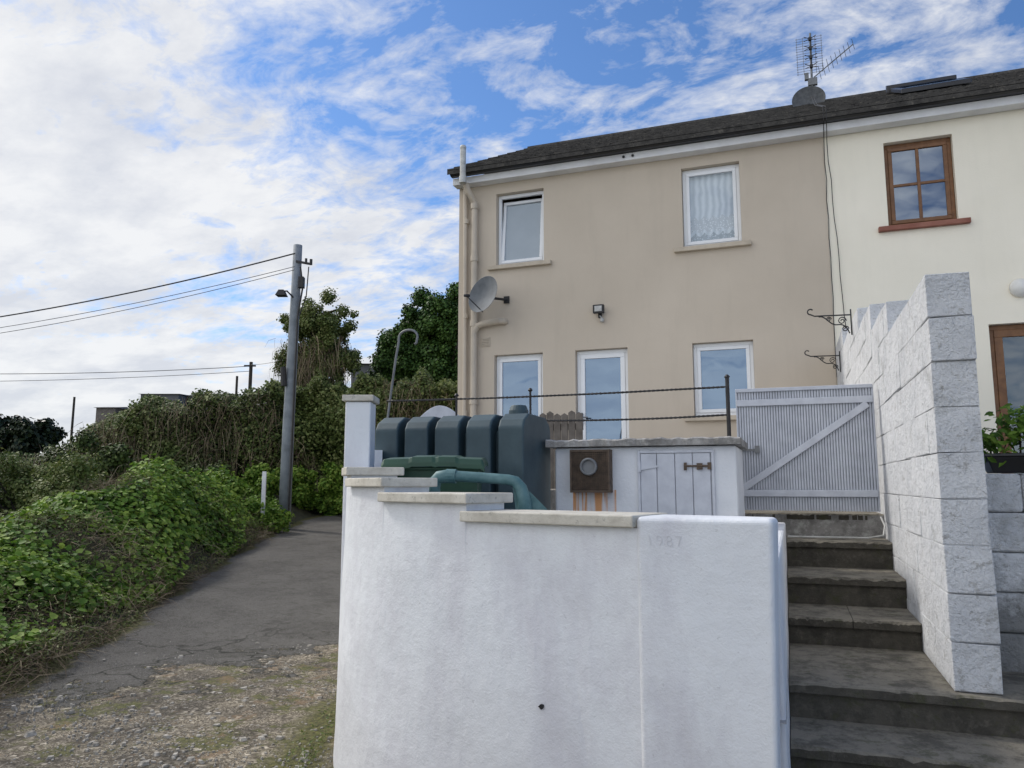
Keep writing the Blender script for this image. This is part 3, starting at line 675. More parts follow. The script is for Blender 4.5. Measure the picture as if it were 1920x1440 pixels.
# ================================================================ YARD / STEPS
g=G(); g.add([rf(-1.0,4.6,-.9),(-.06,3.2,-.9),(-.06,6.6,-.9),(-3.8,6.6,-.9)],[(0,1,2,3)]); 
g.obj('yard_paving','slab',kind='structure')
g=G(); g.prism([(-3.85,6.9),(.69,6.9),(.69,12.0),(-5.37,12.0)],-1.7,-.25); g.box(-3.85,-.44,6.62,6.897,-1.7,-.05); g.obj('terrace_ground','slab',kind='structure')
g=G(); g.box(.89,9,5.12,12.0,-1.7,-.28); g.obj('neighbour_yard_ground','slab',kind='structure')
st=thing('concrete_steps',(.3,5.2,-1.6),'worn mossy concrete steps climbing to the gate','steps')
S=[(6.90,-.24,7.6,-.44,.686),(6.42,-.43,6.95,-.06,.686),(5.78,-.63,6.45,-.06,.686),(5.22,-.82,5.8,-.06,.686),(4.24,-.985,5.25,-.06,2.4),(3.82,-1.16,4.30,-.06,2.6),(3.40,-1.34,3.9,-.06,2.8)]
for i,(yf,z,yb,xa,xb) in enumerate(S):
    g=G()
    g.box(xa,xb,yf+.03,yb,-1.72,z-.055)
    w=(xb-xa)/ (2 if i in(3,) else 1)
    k=xa
    while k<xb-.01:
        a,b=k+.002,min(k+w,xb)-.002; m_=30 if w<1 else 70; vs=[]; e=0
        for q in range(m_+1):
            x=a+(b-a)*q/m_; e=e*.7+random.uniform(-.0025,.0025); zt=z+random.uniform(-.001,.001); ch=.008+random.random()**4*.016
            vs+=[(x,yf+e+.006,z-.054),(x,yf+e,z-.048),(x,yf+e,zt-ch),(x,yf+e+ch,zt),(x,yb+.02,z),(x,yb+.02,z-.054)]
        fs=[(q*6+j,(q+1)*6+j,(q+1)*6+(j+1)%6,q*6+(j+1)%6) for q in range(m_) for j in range(6)]+[tuple(range(6))[::-1],tuple(range(m_*6,m_*6+6))]
        g.add(vs,fs); k+=w
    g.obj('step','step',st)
cable([(.66,6.86,-.26),(.68,6.8,-.33),(.66,6.75,-.40),(.55,6.72,-.42),(.2,6.70,-.42),(-.05,6.7,-.42)],.008,'thin grey cable lying on the top step',mat='greypipe')
def blockwall():
    t=thing('block_wall',(.787,8,-.98),'tall white painted concrete block wall with stepped top','wall')
    xa,xb=.687,.888; ch=.2278; z0=-.98
    ends=[(4.3,9),(5.9,10),(7.0,11),(8.2,12),(10.4,13)]
    def start(c):
        for y,n in ends:
            if c<n: return y
        return 99
    g=G(); core=G()
    for c in range(13):
        y=start(c); z=z0+c*ch; L=.452
        ys=y; first=True
        while ys<11.98:
            l=L if not(first and c%2) else L/2; first=False
            ye=min(ys+l,11.985); r=lambda s=.005: random.uniform(-s,s)
            x0,x1=xa+r(),xb+r(); za,zb=z+.003+r(.002),z+ch-.003+r(.002); a,b=ys+(.001 if ys>y else r(.010)),ye-.001
            vs=[(x0+r(.003),a+r(.003),za),(x1+r(.004),a+r(.004),za),(x1,b,za),(x0,b,za),(x0+r(.003),a+r(.003),zb+r(.003)),(x1+r(.004),a+r(.004),zb+r(.003)),(x1,b,zb),(x0,b,zb)]
            g.add(vs,[(0,3,2,1),(4,5,6,7),(0,1,5,4),(1,2,6,5),(2,3,7,6),(3,0,4,7)]); ys=ye
        core.box(xa+.001,xb-.001,y+.006,11.97,z,z+ch-.008)
    g.obj('blocks','block',t,bevel=.009,seg=3); core.obj('mortar','block',t)
blockwall()
g=G()
for c in range(5):
    x=.90-.1*(c%2); z=-1.0+c*.212
    while x<3.2:
        l=random.uniform(.22,.5); g.box(max(x,.895),min(x+l,3.2)-.002,4.86+random.uniform(-.012,.012),5.1,z+.002,z+.211); x+=l
w=g.obj('garden_wall','oldblock',bevel=.02,seg=3,label='rough low white painted wall with flaking paint',category='wall')
t=thing('planter',(1.5,5.0,.062),'black plastic trough with a leafy green plant','planter')
g=G(); poly=[(1.02,4.88),(2.1,4.88),(2.1,5.08),(1.02,5.08)]; g.prism([(1.05,4.9),(2.07,4.9),(2.07,5.06),(1.05,5.06)],.063,.15,poly); g.box(1.0,2.12,4.865,5.095,.15,.17); g.obj('trough','gutter',t,bevel=.006)
cc=[(1.05+.13*k+random.uniform(-.04,.04),4.98+random.uniform(-.05,.05),.27+random.uniform(-.07,.14),.10+random.random()*.04) for k in range(9)]
P,Nn=clumps(cc,1300); leaves('leaves',P,Nn+np.array([0,-.8,.3]),rng.uniform(.03,.065,1300),'leafbank',SLIM,parent=t)
for c in cc: G().tube([(c[0],4.98,.15),(c[0]+.01,4.98,c[2]+.05)],.006,5).obj('stem','bark',t)

# ---------------- front white wall with stepped copings (lane frame)
CTRL=[(1.17,2.55),(.48,3.05),(-.21,3.55),(-.66,3.98),(-.93,4.45),(-1.06,4.95),(-1.10,5.28),(-1.13,5.6)]
def cat(i,t):
    p0,p1,p2,p3=[np.array(CTRL[k]) for k in (i-1,i,i+1,i+2)]
    return .5*((2*p1)+(-p0+p2)*t+(2*p0-5*p1+4*p2-p3)*t*t+(-p0+3*p1-3*p2+p3)*t**3)
def seg(i,t0=0,t1=1,n=14): return [cat(i,t0+(t1-t0)*k/n) for k in range(n+1)]
def nrm(pts):
    out=[]
    for k in range(len(pts)):
        d=np.array(pts[min(k+1,len(pts)-1)])-np.array(pts[max(k-1,0)]); d/=np.linalg.norm(d); out.append(np.array((-abs(d[1]),-abs(d[0])) if d[0]<0 else (-d[1],d[0])))
    return out
TOPS=[-.17,-.088,-.012,.052,.052]; CT=[-.12,-.04,.035,.10]; TH=.27
fw=thing('garden_wall',(*rf(0,3.4),-1.7),'thick white painted wall stepping up with stone copings','wall')
g=G()
for i in range(5):
    pts=seg(i+1,-.06 if i==0 else 0,1,18 if i==0 else 12); ns=nrm(pts); n=len(pts); zt=TOPS[i]
    vs=[]; zs_=[-1.75,-1.45,-1.15,-.85,-.55,-.35]
    for kk,(p,q) in enumerate(zip(pts,ns)):
        bt=.04*(min(1,kk/10) if i==0 else 1)
        for z in zs_:
            o=p+q*(bt*(-.1-z)/1.6+(.004*math.sin(p[0]*7+z*5) if bt>.02 else 0)); vs.append(rf(o[0],o[1],z))
        vs.append(rf(p[0],p[1],zt)); o=p-q*TH; vs.append(rf(o[0],o[1],zt)); vs.append(rf(o[0],o[1],-1.75))
    m=9; fs=[(k*m+j,k*m+j+1,(k+1)*m+j+1,(k+1)*m+j) for k in range(n-1) for j in range(m-1)]
    fs.append(tuple(range(m))); fs.append(tuple(range((n-1)*m,n*m))[::-1])
    g.add(vs,fs)
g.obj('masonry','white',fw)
for i in range(4):
    pts=seg(i+1,0,1 if i<3 else .85,8); ns=nrm(pts); o=.035
    d0=(pts[0]-pts[1]); d0/=np.linalg.norm(d0); d1=(pts[-1]-pts[-2]); d1/=np.linalg.norm(d1)
    pts[0]=pts[0]+d0*(.03 if i else .012); pts[-1]=pts[-1]+d1*(.012 if i<3 else .02)
    poly=[p+q*o for p,q in zip(pts,ns)]+[p-q*(TH+o) for p,q in zip(pts[::-1],ns[::-1])]
    g=G(); g.prism([rf(p[0],p[1]) for p in poly],CT[i]-.048,CT[i]); g.obj('coping','coping',fw,bevel=.006,seg=2)
A=Vector((.484,3.033));B=Vector((.948,2.808)); d=(B-A).normalized(); n=Vector((-d.y,d.x))
A=A+n*-.002
g=G(); poly=[A,B,B+n*.20-d*.005,A+n*.30]; base=[A,B-d*.035,B+n*.20-d*.085,A+n*.30]
g.prism([rf(p.x,p.y) for p in base],-1.75,-.125,[rf(p.x,p.y) for p in poly])
g.obj('end_pillar','white',fw,bevel=.022,seg=5)
g=G(); g.box(-.22,-.062,3.25,6.55,-1.74,-.30); g.obj('step_side_masonry','white',fw,bevel=.015)
cu=bpy.data.curves.new('t','FONT'); cu.body='1987'; cu.size=.060; cu.extrude=.0004; cu.offset=-.0012; cu.space_character=1.25; cu.shear=-.15
to=bpy.data.objects.new('t',cu); SC.collection.objects.link(to); dg=bpy.context.evaluated_depsgraph_get(); me=bpy.data.meshes.new_from_object(to.evaluated_get(dg))
bpy.data.objects.remove(to)
me.materials.clear(); me.materials.append(M['scratch'])
dd=Vector((*rf(d.x,d.y),0)); nn=Vector((*rf(-n.x,-n.y),0))
org=Vector((*rf(A.x,A.y),-.235))+dd*.045+nn*.0012
mt=Matrix(((dd.x,0,nn.x,org.x),(dd.y,0,nn.y,org.y),(dd.z,1,nn.z,org.z),(0,0,0,1)))
me.transform(Matrix.Translation(-Vector(ORI[fw.name]))@mt); o=bpy.data.objects.new('date_inscription',me); SC.collection.objects.link(o); o.parent=fw
p=cat(1,.48); q=nrm([cat(1,.46),p,cat(1,.5)])[1]; hz=-.905; p=p+q*(.036*.8/1.6+.010)
ax=Vector((*rf(q[0],q[1]),0)); un=Vector((ax.y,-ax.x,0)); cx,cy=rf(p[0],p[1])
g=G(); vs=[]
for k in range(11):
    an=k*6.283/11; r_=.010*random.uniform(.6,1.3); vs.append(tuple(Vector((cx,cy,hz))+un*r_*math.cos(an)*1.2+Vector((0,0,1))*r_*math.sin(an)))
g.add([tuple(Vector(v)-ax*.04) for v in vs]+[tuple(Vector(v)) for v in vs],[tuple(range(11,22)),tuple(range(11))]+[(i,(i+1)%11,11+(i+1)%11,11+i) for i in range(11)])
g.obj('chipped_hole','dark',fw)
T=lambda R,F,z: rf(R,F,z)
t=thing('gate_pillar',(*rf(-1.06,5.4),-1.7),'slim white painted pillar with stone cap','pillar')
g=G(T); g.box(-1.165,-.985,5.3,5.50,-1.7,.575); g.obj('shaft','white',t,bevel=.012,seg=3)
g=G(T); g.box(-1.185,-.965,5.28,5.53,.577,.62); g.obj('cap','coping',t,bevel=.006)
p0=Vector(rf(-1.05,5.6))
g=G(); g.beam((p0.x,p0.y,-.7),(-3.98,6.8,-.7),.2,1.9); g.beam((-3.98,6.8,-.7),(-5.45,11.9,-.7),.2,1.9); g.obj('boundary_wall','white',label='low white wall between the yard and the lane',category='wall')

# ---------------- gate
gt=thing('garden_gate',(.1,6.75,-.22),'white ribbed timber gate with diagonal brace','gate')
g=G(); x=-.42
while x<.635:
    g.box(x,x+.0165,6.734,6.757,-.215,.80+random.uniform(-.004,.004)); x+=.0215
g.obj('ribbed_boards','gatewhite',gt,bevel=.005,seg=2)
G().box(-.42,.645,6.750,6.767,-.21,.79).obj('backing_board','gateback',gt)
g=G(); g.box(-.415,.64,6.712,6.732,.655,.71); g.box(-.415,.64,6.712,6.732,-.10,-.045); g.box(-.42,.645,6.716,6.732,.775,.805)
g.beam((-.385,6.721,-.035),(.60,6.721,.645),.020,.055,up=(1,0,1)); 
g.obj('brace','gatewhite',gt,bevel=.004)
g=G(); g.box(-.40,-.24,6.700,6.714,.275,.295); g.box(-.28,-.24,6.695,6.714,.26,.32); g.tube([(-.46,6.69,.285),(-.36,6.69,.285)],.008,8); g.obj('latch','grey',gt)

# ---------------- bunker
bk=thing('fuel_bunker',(-1.02,6.0,-.9),'white painted boiler bunker with concrete slab top','bunker')
g=G(); g.box(-1.69,-.36,5.6,6.4,-.9,.275); g.obj('body','bunker',bk,bevel=.015)
g=G(); xs=np.linspace(-1.745,-.325,40); vs=[]
for x in xs:
    zt=.335+random.uniform(-.007,.005); zb=.279; yf=5.54+random.uniform(-.009,.009); vs+=[(x,yf,zb),(x,yf,zt-.01),(x,yf+.012,zt),(x,6.48,zt),(x,6.48,zb)]
fs=[(k*5+j,(k+1)*5+j,(k+1)*5+(j+1)%5,k*5+(j+1)%5) for k in range(39) for j in range(5)]+[tuple(range(5))[::-1],tuple(range(195,200))]
g.add(vs,fs); g.obj('slab_top','slab',bk)
g=G(); g.box(-1.055,-1.035,5.575,5.598,-.8,.245); g.box(-1.035,-.51,5.575,5.598,.225,.245);g.box(-.53,-.51,5.575,5.598,-.8,.225)
k=-1.033
for wd_ in (.12,.13,.125,.125): g.box(k,k+wd_-.005,5.582,5.597,-.8,.222); k+=wd_
dr=g.obj('door','gatewhite',bk,bevel=.003)
g=G(); g.add([(-1.045,5.572,.155),(-.9,5.572,.135),(-.9,5.572,.125),(-1.045,5.572,.10)],[(0,3,2,1)]); g.box(-1.05,-1.03,5.562,5.574,.09,.165); g.obj('hinge','gatewhite',dr)
g=G(); g.tube([(-.72,5.566,.13),(-.54,5.566,.13)],.007,8); g.box(-.72,-.70,5.562,5.574,.10,.155); g.box(-.63,-.59,5.562,5.574,.105,.15); g.box(-.555,-.53,5.562,5.574,.105,.155); g.obj('bolt','rust',dr)
g=G(); frame(g,-1.545,-1.245,-.06,.255,5.50,.014,.10)
for i in range(20): g.box(-1.53,-1.26,5.502,5.505,-.045+i*.0148,-.040+i*.0148)
for i in range(18): g.box(-1.525+i*.0150,-1.520+i*.0150,5.5052,5.508,-.045,.24)
g.box(-1.54,-1.25,5.54,5.598,-.05,.25); g.obj('flue_guard','rust',bk)
g=G(); g.lathe((-1.40,5.51,.13),(0,-1,0),[(.064,0),(.064,.03),(.056,.035),(.05,.034),(.048,.01)],24); g.obj('flue_outlet','grey',bk)

# ---------------- oil tank
tk=thing('oil_tank',(-2.37,5.5,-.9),'dark teal ribbed plastic heating oil tank','oil tank')
g=G()
for i in range(5):
    x=-2.99+i*.252; w=.205
    yf,yb=5.12,5.78; zt=.515
    prof=[(yf+.03,-.85),(yf,.0),(yf,.41),(yf+.035,.465),(yf+.13,zt),(yb-.13,zt),(yb-.035,.465),(yb,.41),(yb,-.85)]
    n=len(prof); vs=[(x+.01,a,b) for a,b in prof]+[(x+w,a,b) for a,b in prof]
    g.add(vs,[tuple(range(n)),tuple(range(n,2*n))[::-1]]+[(i2,(i2+1)%n,n+(i2+1)%n,n+i2)[::-1] for i2 in range(n)])
g.obj('ribs','tank',tk,bevel=.014,seg=3)
g=G(); g.box(-2.95,-1.80,5.24,5.66,-.88,.40); g.obj('body','tank',tk,bevel=.04,seg=3)
g=G(); g.lathe((-1.93,5.45,.505),(0,0,1),[(.075,0),(.075,.05),(.06,.085),(.055,.09)],20); g.obj('filler_cap','tank',tk)
wb=thing('wheelie_bin',(*rf(-.47,4.95),-.89),'dark green wheelie bin with closed lid','wheelie bin')
g=G(T); g.prism([(-.70,4.74),(-.26,4.74),(-.26,5.16),(-.70,5.16)],-.8,.10,[(-.75,4.65),(-.20,4.65),(-.20,5.26),(-.75,5.26)]); g.box(-.765,-.185,4.62,5.28,.085,.105); g.obj('body','bin',wb,bevel=.008,seg=2)
g=G(T); rows=[(4.58,.118),(4.60,.150),(4.85,.168),(5.1,.176),(5.3,.172)]
xs=[(-.785,-.025),(-.77,.0),(-.62,.005),(-.60,.014),(-.48,.016),(-.46,.009),(-.44,.016),(-.34,.014),(-.32,.005),(-.18,.0),(-.165,-.025)]
vs=[(x,f,z+dz) for f,z in rows for x,dz in xs]; n=len(xs); m=len(vs); vs+=[(x,f,z-.03) for (x,f,z) in vs]
fs=[(i*n+j,i*n+j+1,(i+1)*n+j+1,(i+1)*n+j) for i in range(4) for j in range(n-1)]
fs+=[tuple(m+a for a in f)[::-1] for f in fs]
rim=[j for j in range(n)]+[i*n+n-1 for i in range(1,5)]+[4*n+j for j in range(n-2,-1,-1)]+[i*n for i in range(3,0,-1)]
fs+=[(rim[k],m+rim[k],m+rim[(k+1)%len(rim)],rim[(k+1)%len(rim)]) for k in range(len(rim))]
g.add(vs,fs); g.obj('lid','bin',wb,bevel=.004)
g=G(T); g.tube([(-.70,5.30,.13),(-.70,5.36,.14),(-.25,5.36,.14),(-.25,5.30,.13)],.016,8); g.obj('handle','bin',wb)
for R in(-.72,-.24): G(T).tube([(R-.03,5.2,-.78),(R+.03,5.2,-.78)],.1,18).obj('wheel','black',wb)
tp=thing('plastic_pipe',(*rf(-.1,4.3),-.5),'faded teal plastic pipe bending down behind the wall','pipe')
g=G(T); g.tube([(-.44,4.42,-.2),(-.445,4.42,-.02),(-.44,4.42,.02),(-.42,4.415,.040),(-.37,4.41,.048),(-.30,4.40,.046),(-.12,4.36,.034),(-.02,4.33,.026),(.02,4.32,.016),(.05,4.31,-.02),(.07,4.31,-.1),(.085,4.31,-.4)],[.032,.034,.036,.038,.038,.031,.030,.030,.032,.036,.04,.045],14); g.obj('pipe_bend','teal',tp,smooth=True)
g=G(T); g.prism([(.02,4.335),(.26,4.30),(.26,4.34),(.02,4.37)],-.35,-.14,[(.02,4.335),(.20,4.30),(.20,4.34),(.02,4.37)]); g.prism([(.02,4.335),(.20,4.30),(.20,4.34),(.02,4.37)],-.14,.01,[(.0,4.335),(.05,4.325),(.05,4.365),(.0,4.37)]); g.obj('moulded_fin','teal',tp)
g=G(T); g.tube([(-.375,4.412,.048),(-.32,4.403,.046)],.041,14); g.obj('pipe_collar','teal',tp)
rl=thing('railing',(-2,6.68,-.05),'black iron railing with twisted bars','railing')
for x,z1 in ((-.48,.90),(-2.25,.86),(-3.0,.84)):
    g=G(); g.tube([(x,6.68,-.05),(x,6.68,z1)],.017 if x>-1 else .011,8); g.lathe((x,6.68,z1),(0,0,1),[(.018,0),(.024,.01),(.01,.03)],8); g.obj('post','black',rl)
def rope(z0,x0,x1):
    g=G()
    for ph in(0,math.pi):
        pts=[];x=x0
        while x<=x1: a=(x-x0)*80+ph; s=-.015*math.sin(math.pi*(x-x0)/(x1-x0)); pts.append((x,6.68+.004*math.cos(a),z0+s+.004*math.sin(a))); x+=.018
        g.tube(pts,.007,5)
    g.obj('rail','black',rl)
rope(.825,-3.76,-.48); rope(.585,-2.2,-.48)
pf=thing('picket_fence',(-2.0,6.85,-.25),'short piece of weathered brown picket fence','fence')
g=G()
for k in range(6):
    x=-2.20+k*.07; h=.665+.015*math.sin(k*1.9); g.add([(x,6.8,-.04),(x+.062,6.8,-.04),(x+.062,6.8,h-.02),(x+.031,6.8,h),(x,6.8,h-.02),(x,6.82,-.04),(x+.062,6.82,-.04),(x+.062,6.82,h-.02),(x+.031,6.82,h),(x,6.82,h-.02)],[(0,1,2,3,4),(9,8,7,6,5),(0,5,6,1),(1,6,7,2),(2,7,8,3),(3,8,9,4),(4,9,5,0)])
g.obj('pickets','fence',pf)
g=G(); g.box(-2.20,-1.79,6.822,6.85,.5,.56); g.obj('fence_rail','fence',pf)
g=G(); x0,x1=-3.52,-3.02; poly=[(x0,-.05),(x1,-.05)]+[(x1-(x1-x0)*k/14, .64+.14*math.sin(math.pi*k/14)) for k in range(15)]
n=len(poly); g.add([(a,6.86,b) for a,b in poly]+[(a,6.89,b) for a,b in poly],[tuple(range(n)),tuple(range(n,2*n))[::-1]]+[(i,(i+1)%n,n+(i+1)%n,n+i)[::-1] for i in range(n)])
g.obj('arched_panel','gatewhite',bevel=.006,label='small white arch-topped timber panel behind the tank',category='panel')
pts=[(-3.86,6.7,-.2),(-3.80,6.7,.3),(-3.74,6.7,.8),(-3.68,6.7,1.25),(-3.65,6.7,1.42)]+[(-3.545+.105*math.cos(a),6.7,1.46+.075*math.sin(a)) for a in [math.pi*(1-k/10) for k in range(12)]]+[(-3.45,6.7,1.40),(-3.47,6.7,1.385)]
g=G(); g.tube(pts,.012,8); g.obj('hanging_hook','grey',smooth=True,label='tall dark metal hanging-basket hook in the yard',category='garden hook')
def bracket(y,z):
    g=G(); x1=.672
    g.tube([(x1,y,z-.22),(x1,y,z+.06)],.008,6)
    g.tube([(x1,y,z),(x1-.36,y,z+.01),(x1-.40,y,z+.03)]+[(x1-.40+.03*math.cos(a),y,z+.06+.03*math.sin(a)) for a in [-1.6-.5*k for k in range(9)]],.008,6)
    P=[]
    for k in range(22):
        t=k/21; P.append((x1-.02-.30*t,y,z-.20+.19*t**.6+.02*math.sin(t*9)))
    g.tube(P,.007,6)
    for cx,cz,r in ((x1-.09,z-.06,.045),(x1-.06,z-.15,.035),(x1-.22,z-.035,.028)):
        g.tube([(cx+r*(1-k/16)*math.cos(k*.75),y,cz+r*(1-k/16)*math.sin(k*.75)) for k in range(14)],.006,6)
    g.obj('basket_bracket','black',label='wrought iron scroll bracket fixed to the block wall',category='bracket',group='scroll brackets on the wall')
bracket(8.75,1.80); bracket(10.9,1.70)

# ================================================================ POLE + WIRES
up=thing('utility_pole',(*rf(-5.27,18),-1.3),'tall grey wooden utility pole with lamp and fittings','utility pole')
g=G(T); g.tube([(-5.30,18,-1.3),(-5.28,18,1.5),(-5.24,18,4),(-5.22,18,5.78)],[.145,.135,.115,.105],16); g.obj('shaft','pole',up,smooth=True)
g=G(T); g.beam((-5.22,17.9,5.35),(-4.86,17.9,5.28),.05,.05); g.tube([(-4.86,17.9,5.26),(-4.86,17.9,5.40)],.035,8); g.tube([(-4.98,17.9,5.28),(-4.98,17.9,5.42)],.03,8); g.obj('crossarm','black',up)
g=G(T); g.box(-5.13,-5.0,17.8,17.95,4.68,4.95); g.obj('junction_box','black',up,bevel=.01)
g=G(T); g.tube([(-5.25,17.9,4.45),(-5.40,17.85,4.60),(-5.5,17.8,4.58)],.02,8); g.prism([(-5.62,17.65),(-5.38,17.65),(-5.38,17.9),(-5.62,17.9)],4.46,4.60,[(-5.56,17.7),(-5.44,17.7),(-5.44,17.85),(-5.56,17.85)]); g.obj('street_lamp_head','black',up)
g=G(T); g.tube([(-5.10,17.86,5.2),(-5.02,17.84,4.7),(-5.12,17.86,4.0),(-5.13,17.85,2.6),(-5.14,17.84,1.0),(-5.16,17.84,-1.0)],.022,6); g.tube([(-4.9,17.86,5.2),(-4.93,17.85,4.5),(-5.08,17.86,4.0)],.014,6); g.tube([(-5.42,17.86,2.75),(-5.38,17.84,2.3)],.07,8); g.obj('cable_run','black',up)
def wire(a,b,sag,r,label):
    pts=[]
    for k in range(25):
        t=k/24; pts.append(rf(a[0]+(b[0]-a[0])*t,a[1]+(b[1]-a[1])*t,a[2]+(b[2]-a[2])*t-4*sag*t*(1-t)))
    g=G(); g.tube(pts,r,5); return g.obj('overhead_wire','black',label=label,category='wire',group='overhead wires')
wire((-5.25,17.9,5.55),(-16.5,20,4.05),.20,.018,'thick twisted overhead wire sagging from the pole')
wire((-5.25,17.9,5.22),(-16.5,20,3.75),.18,.008,'thin overhead wire sagging from the pole')
wire((-5.25,17.9,5.14),(-16.5,20,3.60),.20,.008,'thin overhead wire sagging from the pole')
wire((-15.6,45,7.0),(-40,45,6.7),.30,.02,'thin overhead wire on the skyline')
wire((-15.6,45,6.7),(-40,45,6.1),.25,.016,'thin overhead wire on the skyline')
wire((-15.6,45,7.1),(-6.2,26,5.0),.25,.012,'thin overhead wire on the skyline')
for R,F,z0,z1,r in ((-15.6,45,0,7.25,.13),(-16.4,45,0,6.4,.09),(-26.0,45,0,5.15,.08)):
    q=thing('utility_pole',(*rf(R,F),z0),'weathered distant wooden utility pole','utility pole')
    g=G(T); g.tube([(R,F,z0),(R+.02,F,z1)],[r,r*.8],8); g.obj('shaft','bark',q)
    if z1>7: g=G(T); g.box(R-.35,R+.35,F-.15,F-.1,z1-.3,z1-.2); g.obj('crossarm','bark',q)
def farhouse(R0,R1,F0,F1,z0,z1,mat,roofh,label):
    q=thing('house',(*rf((R0+R1)/2,(F0+F1)/2),z0),label,'house')
    g=G(T); g.box(R0,R1,F0,F1,z0,z1); g.obj('wall',mat,q)
    g=G(T); m=(F0+F1)/2; g.add([(R0-.1,F0-.15,z1+.01),(R1+.1,F0-.15,z1+.01),(R1+.1,m,z1+roofh),(R0-.1,m,z1+roofh),(R1+.1,F1+.15,z1+.01),(R0-.1,F1+.15,z1+.01)],[(0,1,2,3),(3,2,4,5),(0,3,5),(1,4,2),(0,5,4,1)]); g.obj('roof','grey' if roofh<.4 else 'roof',q)
farhouse(-19.6,-17.6,40,44,-.6,4.72,'farwall',.12,'low grey blockwork building on the skyline')
farhouse(-17.5,-15.9,41,45,-.6,4.75,'farwall',.35,'grey building with a pale curved roof on the skyline')
farhouse(-21.9,-20.9,40,42,-.6,4.0,'fence',.15,'small rusty brown shed on the skyline')
farhouse(-6.6,-5.5,31,34,-.6,4.9,'farwall',.25,'dark flat-roofed building among the trees')
g=G(T); g.box(-5.50,-5.41,16.9,16.94,-1.0,.28); g.obj('marker_post','soffit',bevel=.01,label='small white marker post in the weeds',category='post')

# ================================================================ CAMERA, LIGHT, SKY
cam=bpy.data.cameras.new('camera'); co=bpy.data.objects.new('camera',cam); SC.collection.objects.link(co)
cam.sensor_width=36; cam.lens=36*1430/1920; cam.clip_end=3000; cam.clip_start=.05
co.rotation_euler=(math.radians(97.5),0,math.radians(20)); SC.camera=co
el,az=math.radians(42),math.radians(76)
s=Vector((-math.sin(az)*math.cos(el),math.cos(az)*math.cos(el),math.sin(el)))
sl=bpy.data.lights.new('sun','SUN'); sl.energy=2.5; sl.angle=math.radians(8); sl.color=(1,.95,.88)
so=bpy.data.objects.new('sun',sl); SC.collection.objects.link(so); so.rotation_euler=s.to_track_quat('Z','Y').to_euler()
W=bpy.data.worlds.new('World'); SC.world=W; W.use_nodes=True
n=W.node_tree.nodes; l=W.node_tree.links; bg=n['Background']; bg.inputs[1].default_value=.15
sky=n.new('ShaderNodeTexSky'); sky.sky_type='NISHITA'; sky.sun_disc=False; sky.sun_elevation=el; sky.sun_rotation=-az; sky.air_density=1.0; sky.dust_density=.5; sky.ozone_density=3.0
tc=n.new('ShaderNodeTexCoord'); sp=n.new('ShaderNodeSeparateXYZ'); l.new(tc.outputs['Generated'],sp.inputs[0])
def mt_(op,a,b=0.):
    q=n.new('ShaderNodeMath'); q.operation=op
    for k,v in ((0,a),(1,b)):
        if isinstance(v,(int,float)): q.inputs[k].default_value=v
        else: l.new(v,q.inputs[k])
    return q.outputs[0]
zz=mt_('ADD',mt_('MAXIMUM',sp.outputs[2],0.),.22)
cb=n.new('ShaderNodeCombineXYZ'); l.new(mt_('DIVIDE',sp.outputs[0],zz),cb.inputs[0]); l.new(mt_('DIVIDE',sp.outputs[1],zz),cb.inputs[1])
mp=n.new('ShaderNodeMapping'); mp.inputs['Rotation'].default_value=(0,0,math.radians(35)); mp.inputs['Scale'].default_value=(1,1.4,1); mp.inputs['Location'].default_value=(3.1,1.7,0); l.new(cb.outputs[0],mp.inputs['Vector'])
def nz(sc,de,ro,di=0):
    q=n.new('ShaderNodeTexNoise'); q.inputs['Scale'].default_value=sc; q.inputs['Detail'].default_value=de; q.inputs['Roughness'].default_value=ro; q.inputs['Distortion'].default_value=di
    l.new(mp.outputs[0],q.inputs['Vector']); return q.outputs['Fac']
n1=nz(1.4,2,.5,.3); n2=nz(5.2,8,.64,.6); n3=nz(18,4,.6,.4)
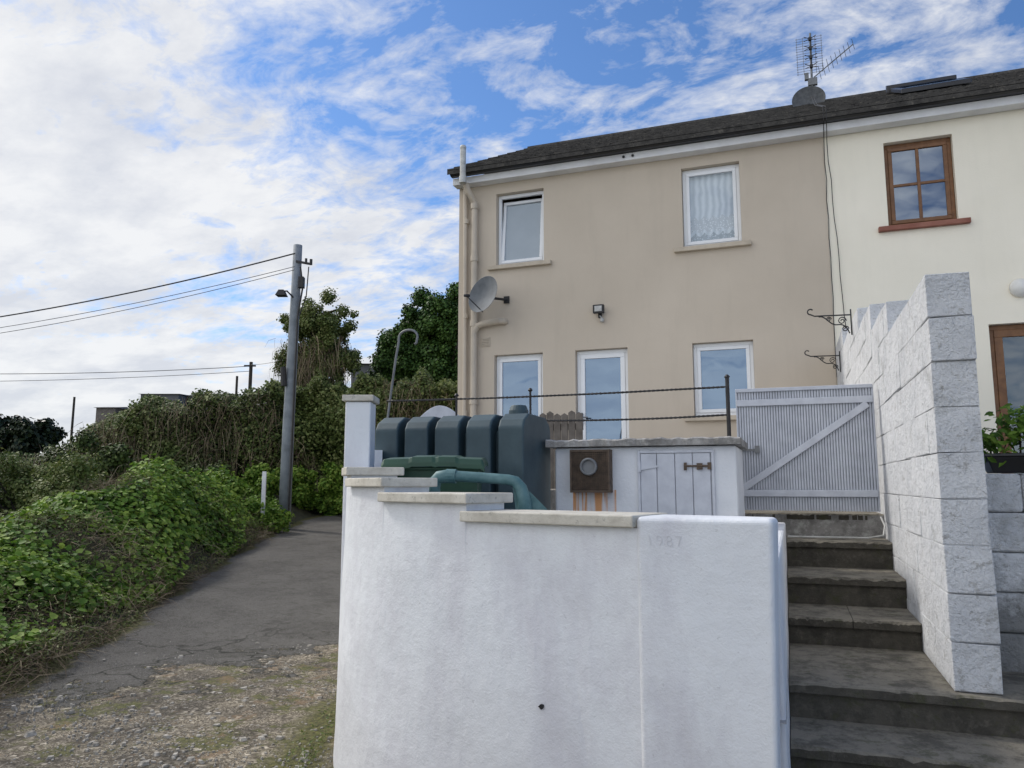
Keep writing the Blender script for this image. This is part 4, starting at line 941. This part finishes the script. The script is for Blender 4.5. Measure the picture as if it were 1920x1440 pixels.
f=mt_('ADD',mt_('ADD',mt_('MULTIPLY',n1,.66),mt_('MULTIPLY',n2,.76)),mt_('MULTIPLY',n3,.30))
rgt=mt_('ADD',mt_('MULTIPLY',sp.outputs[0],CA),mt_('MULTIPLY',sp.outputs[1],SA))
f=mt_('ADD',f,mt_('MULTIPLY',mt_('MAXIMUM',mt_('MULTIPLY',rgt,-1.),-.35),.38))
f=mt_('ADD',f,mt_('MULTIPLY',mt_('MAXIMUM',mt_('SUBTRACT',.20,sp.outputs[2]),0.),.9))
r=n.new('ShaderNodeValToRGB'); e=r.color_ramp.elements; e[0].position=.745; e[0].color=(0,0,0,1); e[1].position=1.03; e[1].color=(1,1,1,1); l.new(f,r.inputs[0])
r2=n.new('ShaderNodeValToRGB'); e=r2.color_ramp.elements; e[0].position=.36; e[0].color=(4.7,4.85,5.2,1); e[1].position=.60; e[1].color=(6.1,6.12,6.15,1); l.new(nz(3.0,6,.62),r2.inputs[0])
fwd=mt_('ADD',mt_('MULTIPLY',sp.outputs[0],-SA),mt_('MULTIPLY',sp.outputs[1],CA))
br=mt_('ADD',mt_('MULTIPLY',mt_('MINIMUM',mt_('MAXIMUM',mt_('ADD',mt_('MULTIPLY',fwd,-1.2),.45),0.),1.),.70),1.)  # extra cloud brightness behind the camera, added to lift shaded surfaces
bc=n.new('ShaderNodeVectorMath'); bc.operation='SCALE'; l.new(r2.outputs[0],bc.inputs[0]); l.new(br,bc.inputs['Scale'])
tint=n.new('ShaderNodeMix'); tint.data_type='RGBA'; tint.blend_type='MULTIPLY'; tint.inputs[0].default_value=1; l.new(sky.outputs[0],tint.inputs[6]); tint.inputs[7].default_value=(.60,.79,1.0,1)
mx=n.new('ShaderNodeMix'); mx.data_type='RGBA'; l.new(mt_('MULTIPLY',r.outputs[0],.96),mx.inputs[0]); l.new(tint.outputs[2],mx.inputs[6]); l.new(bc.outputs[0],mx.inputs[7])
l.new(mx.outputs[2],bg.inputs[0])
SC.view_settings.view_transform='Standard'; SC.view_settings.look='None'; SC.view_settings.exposure=0
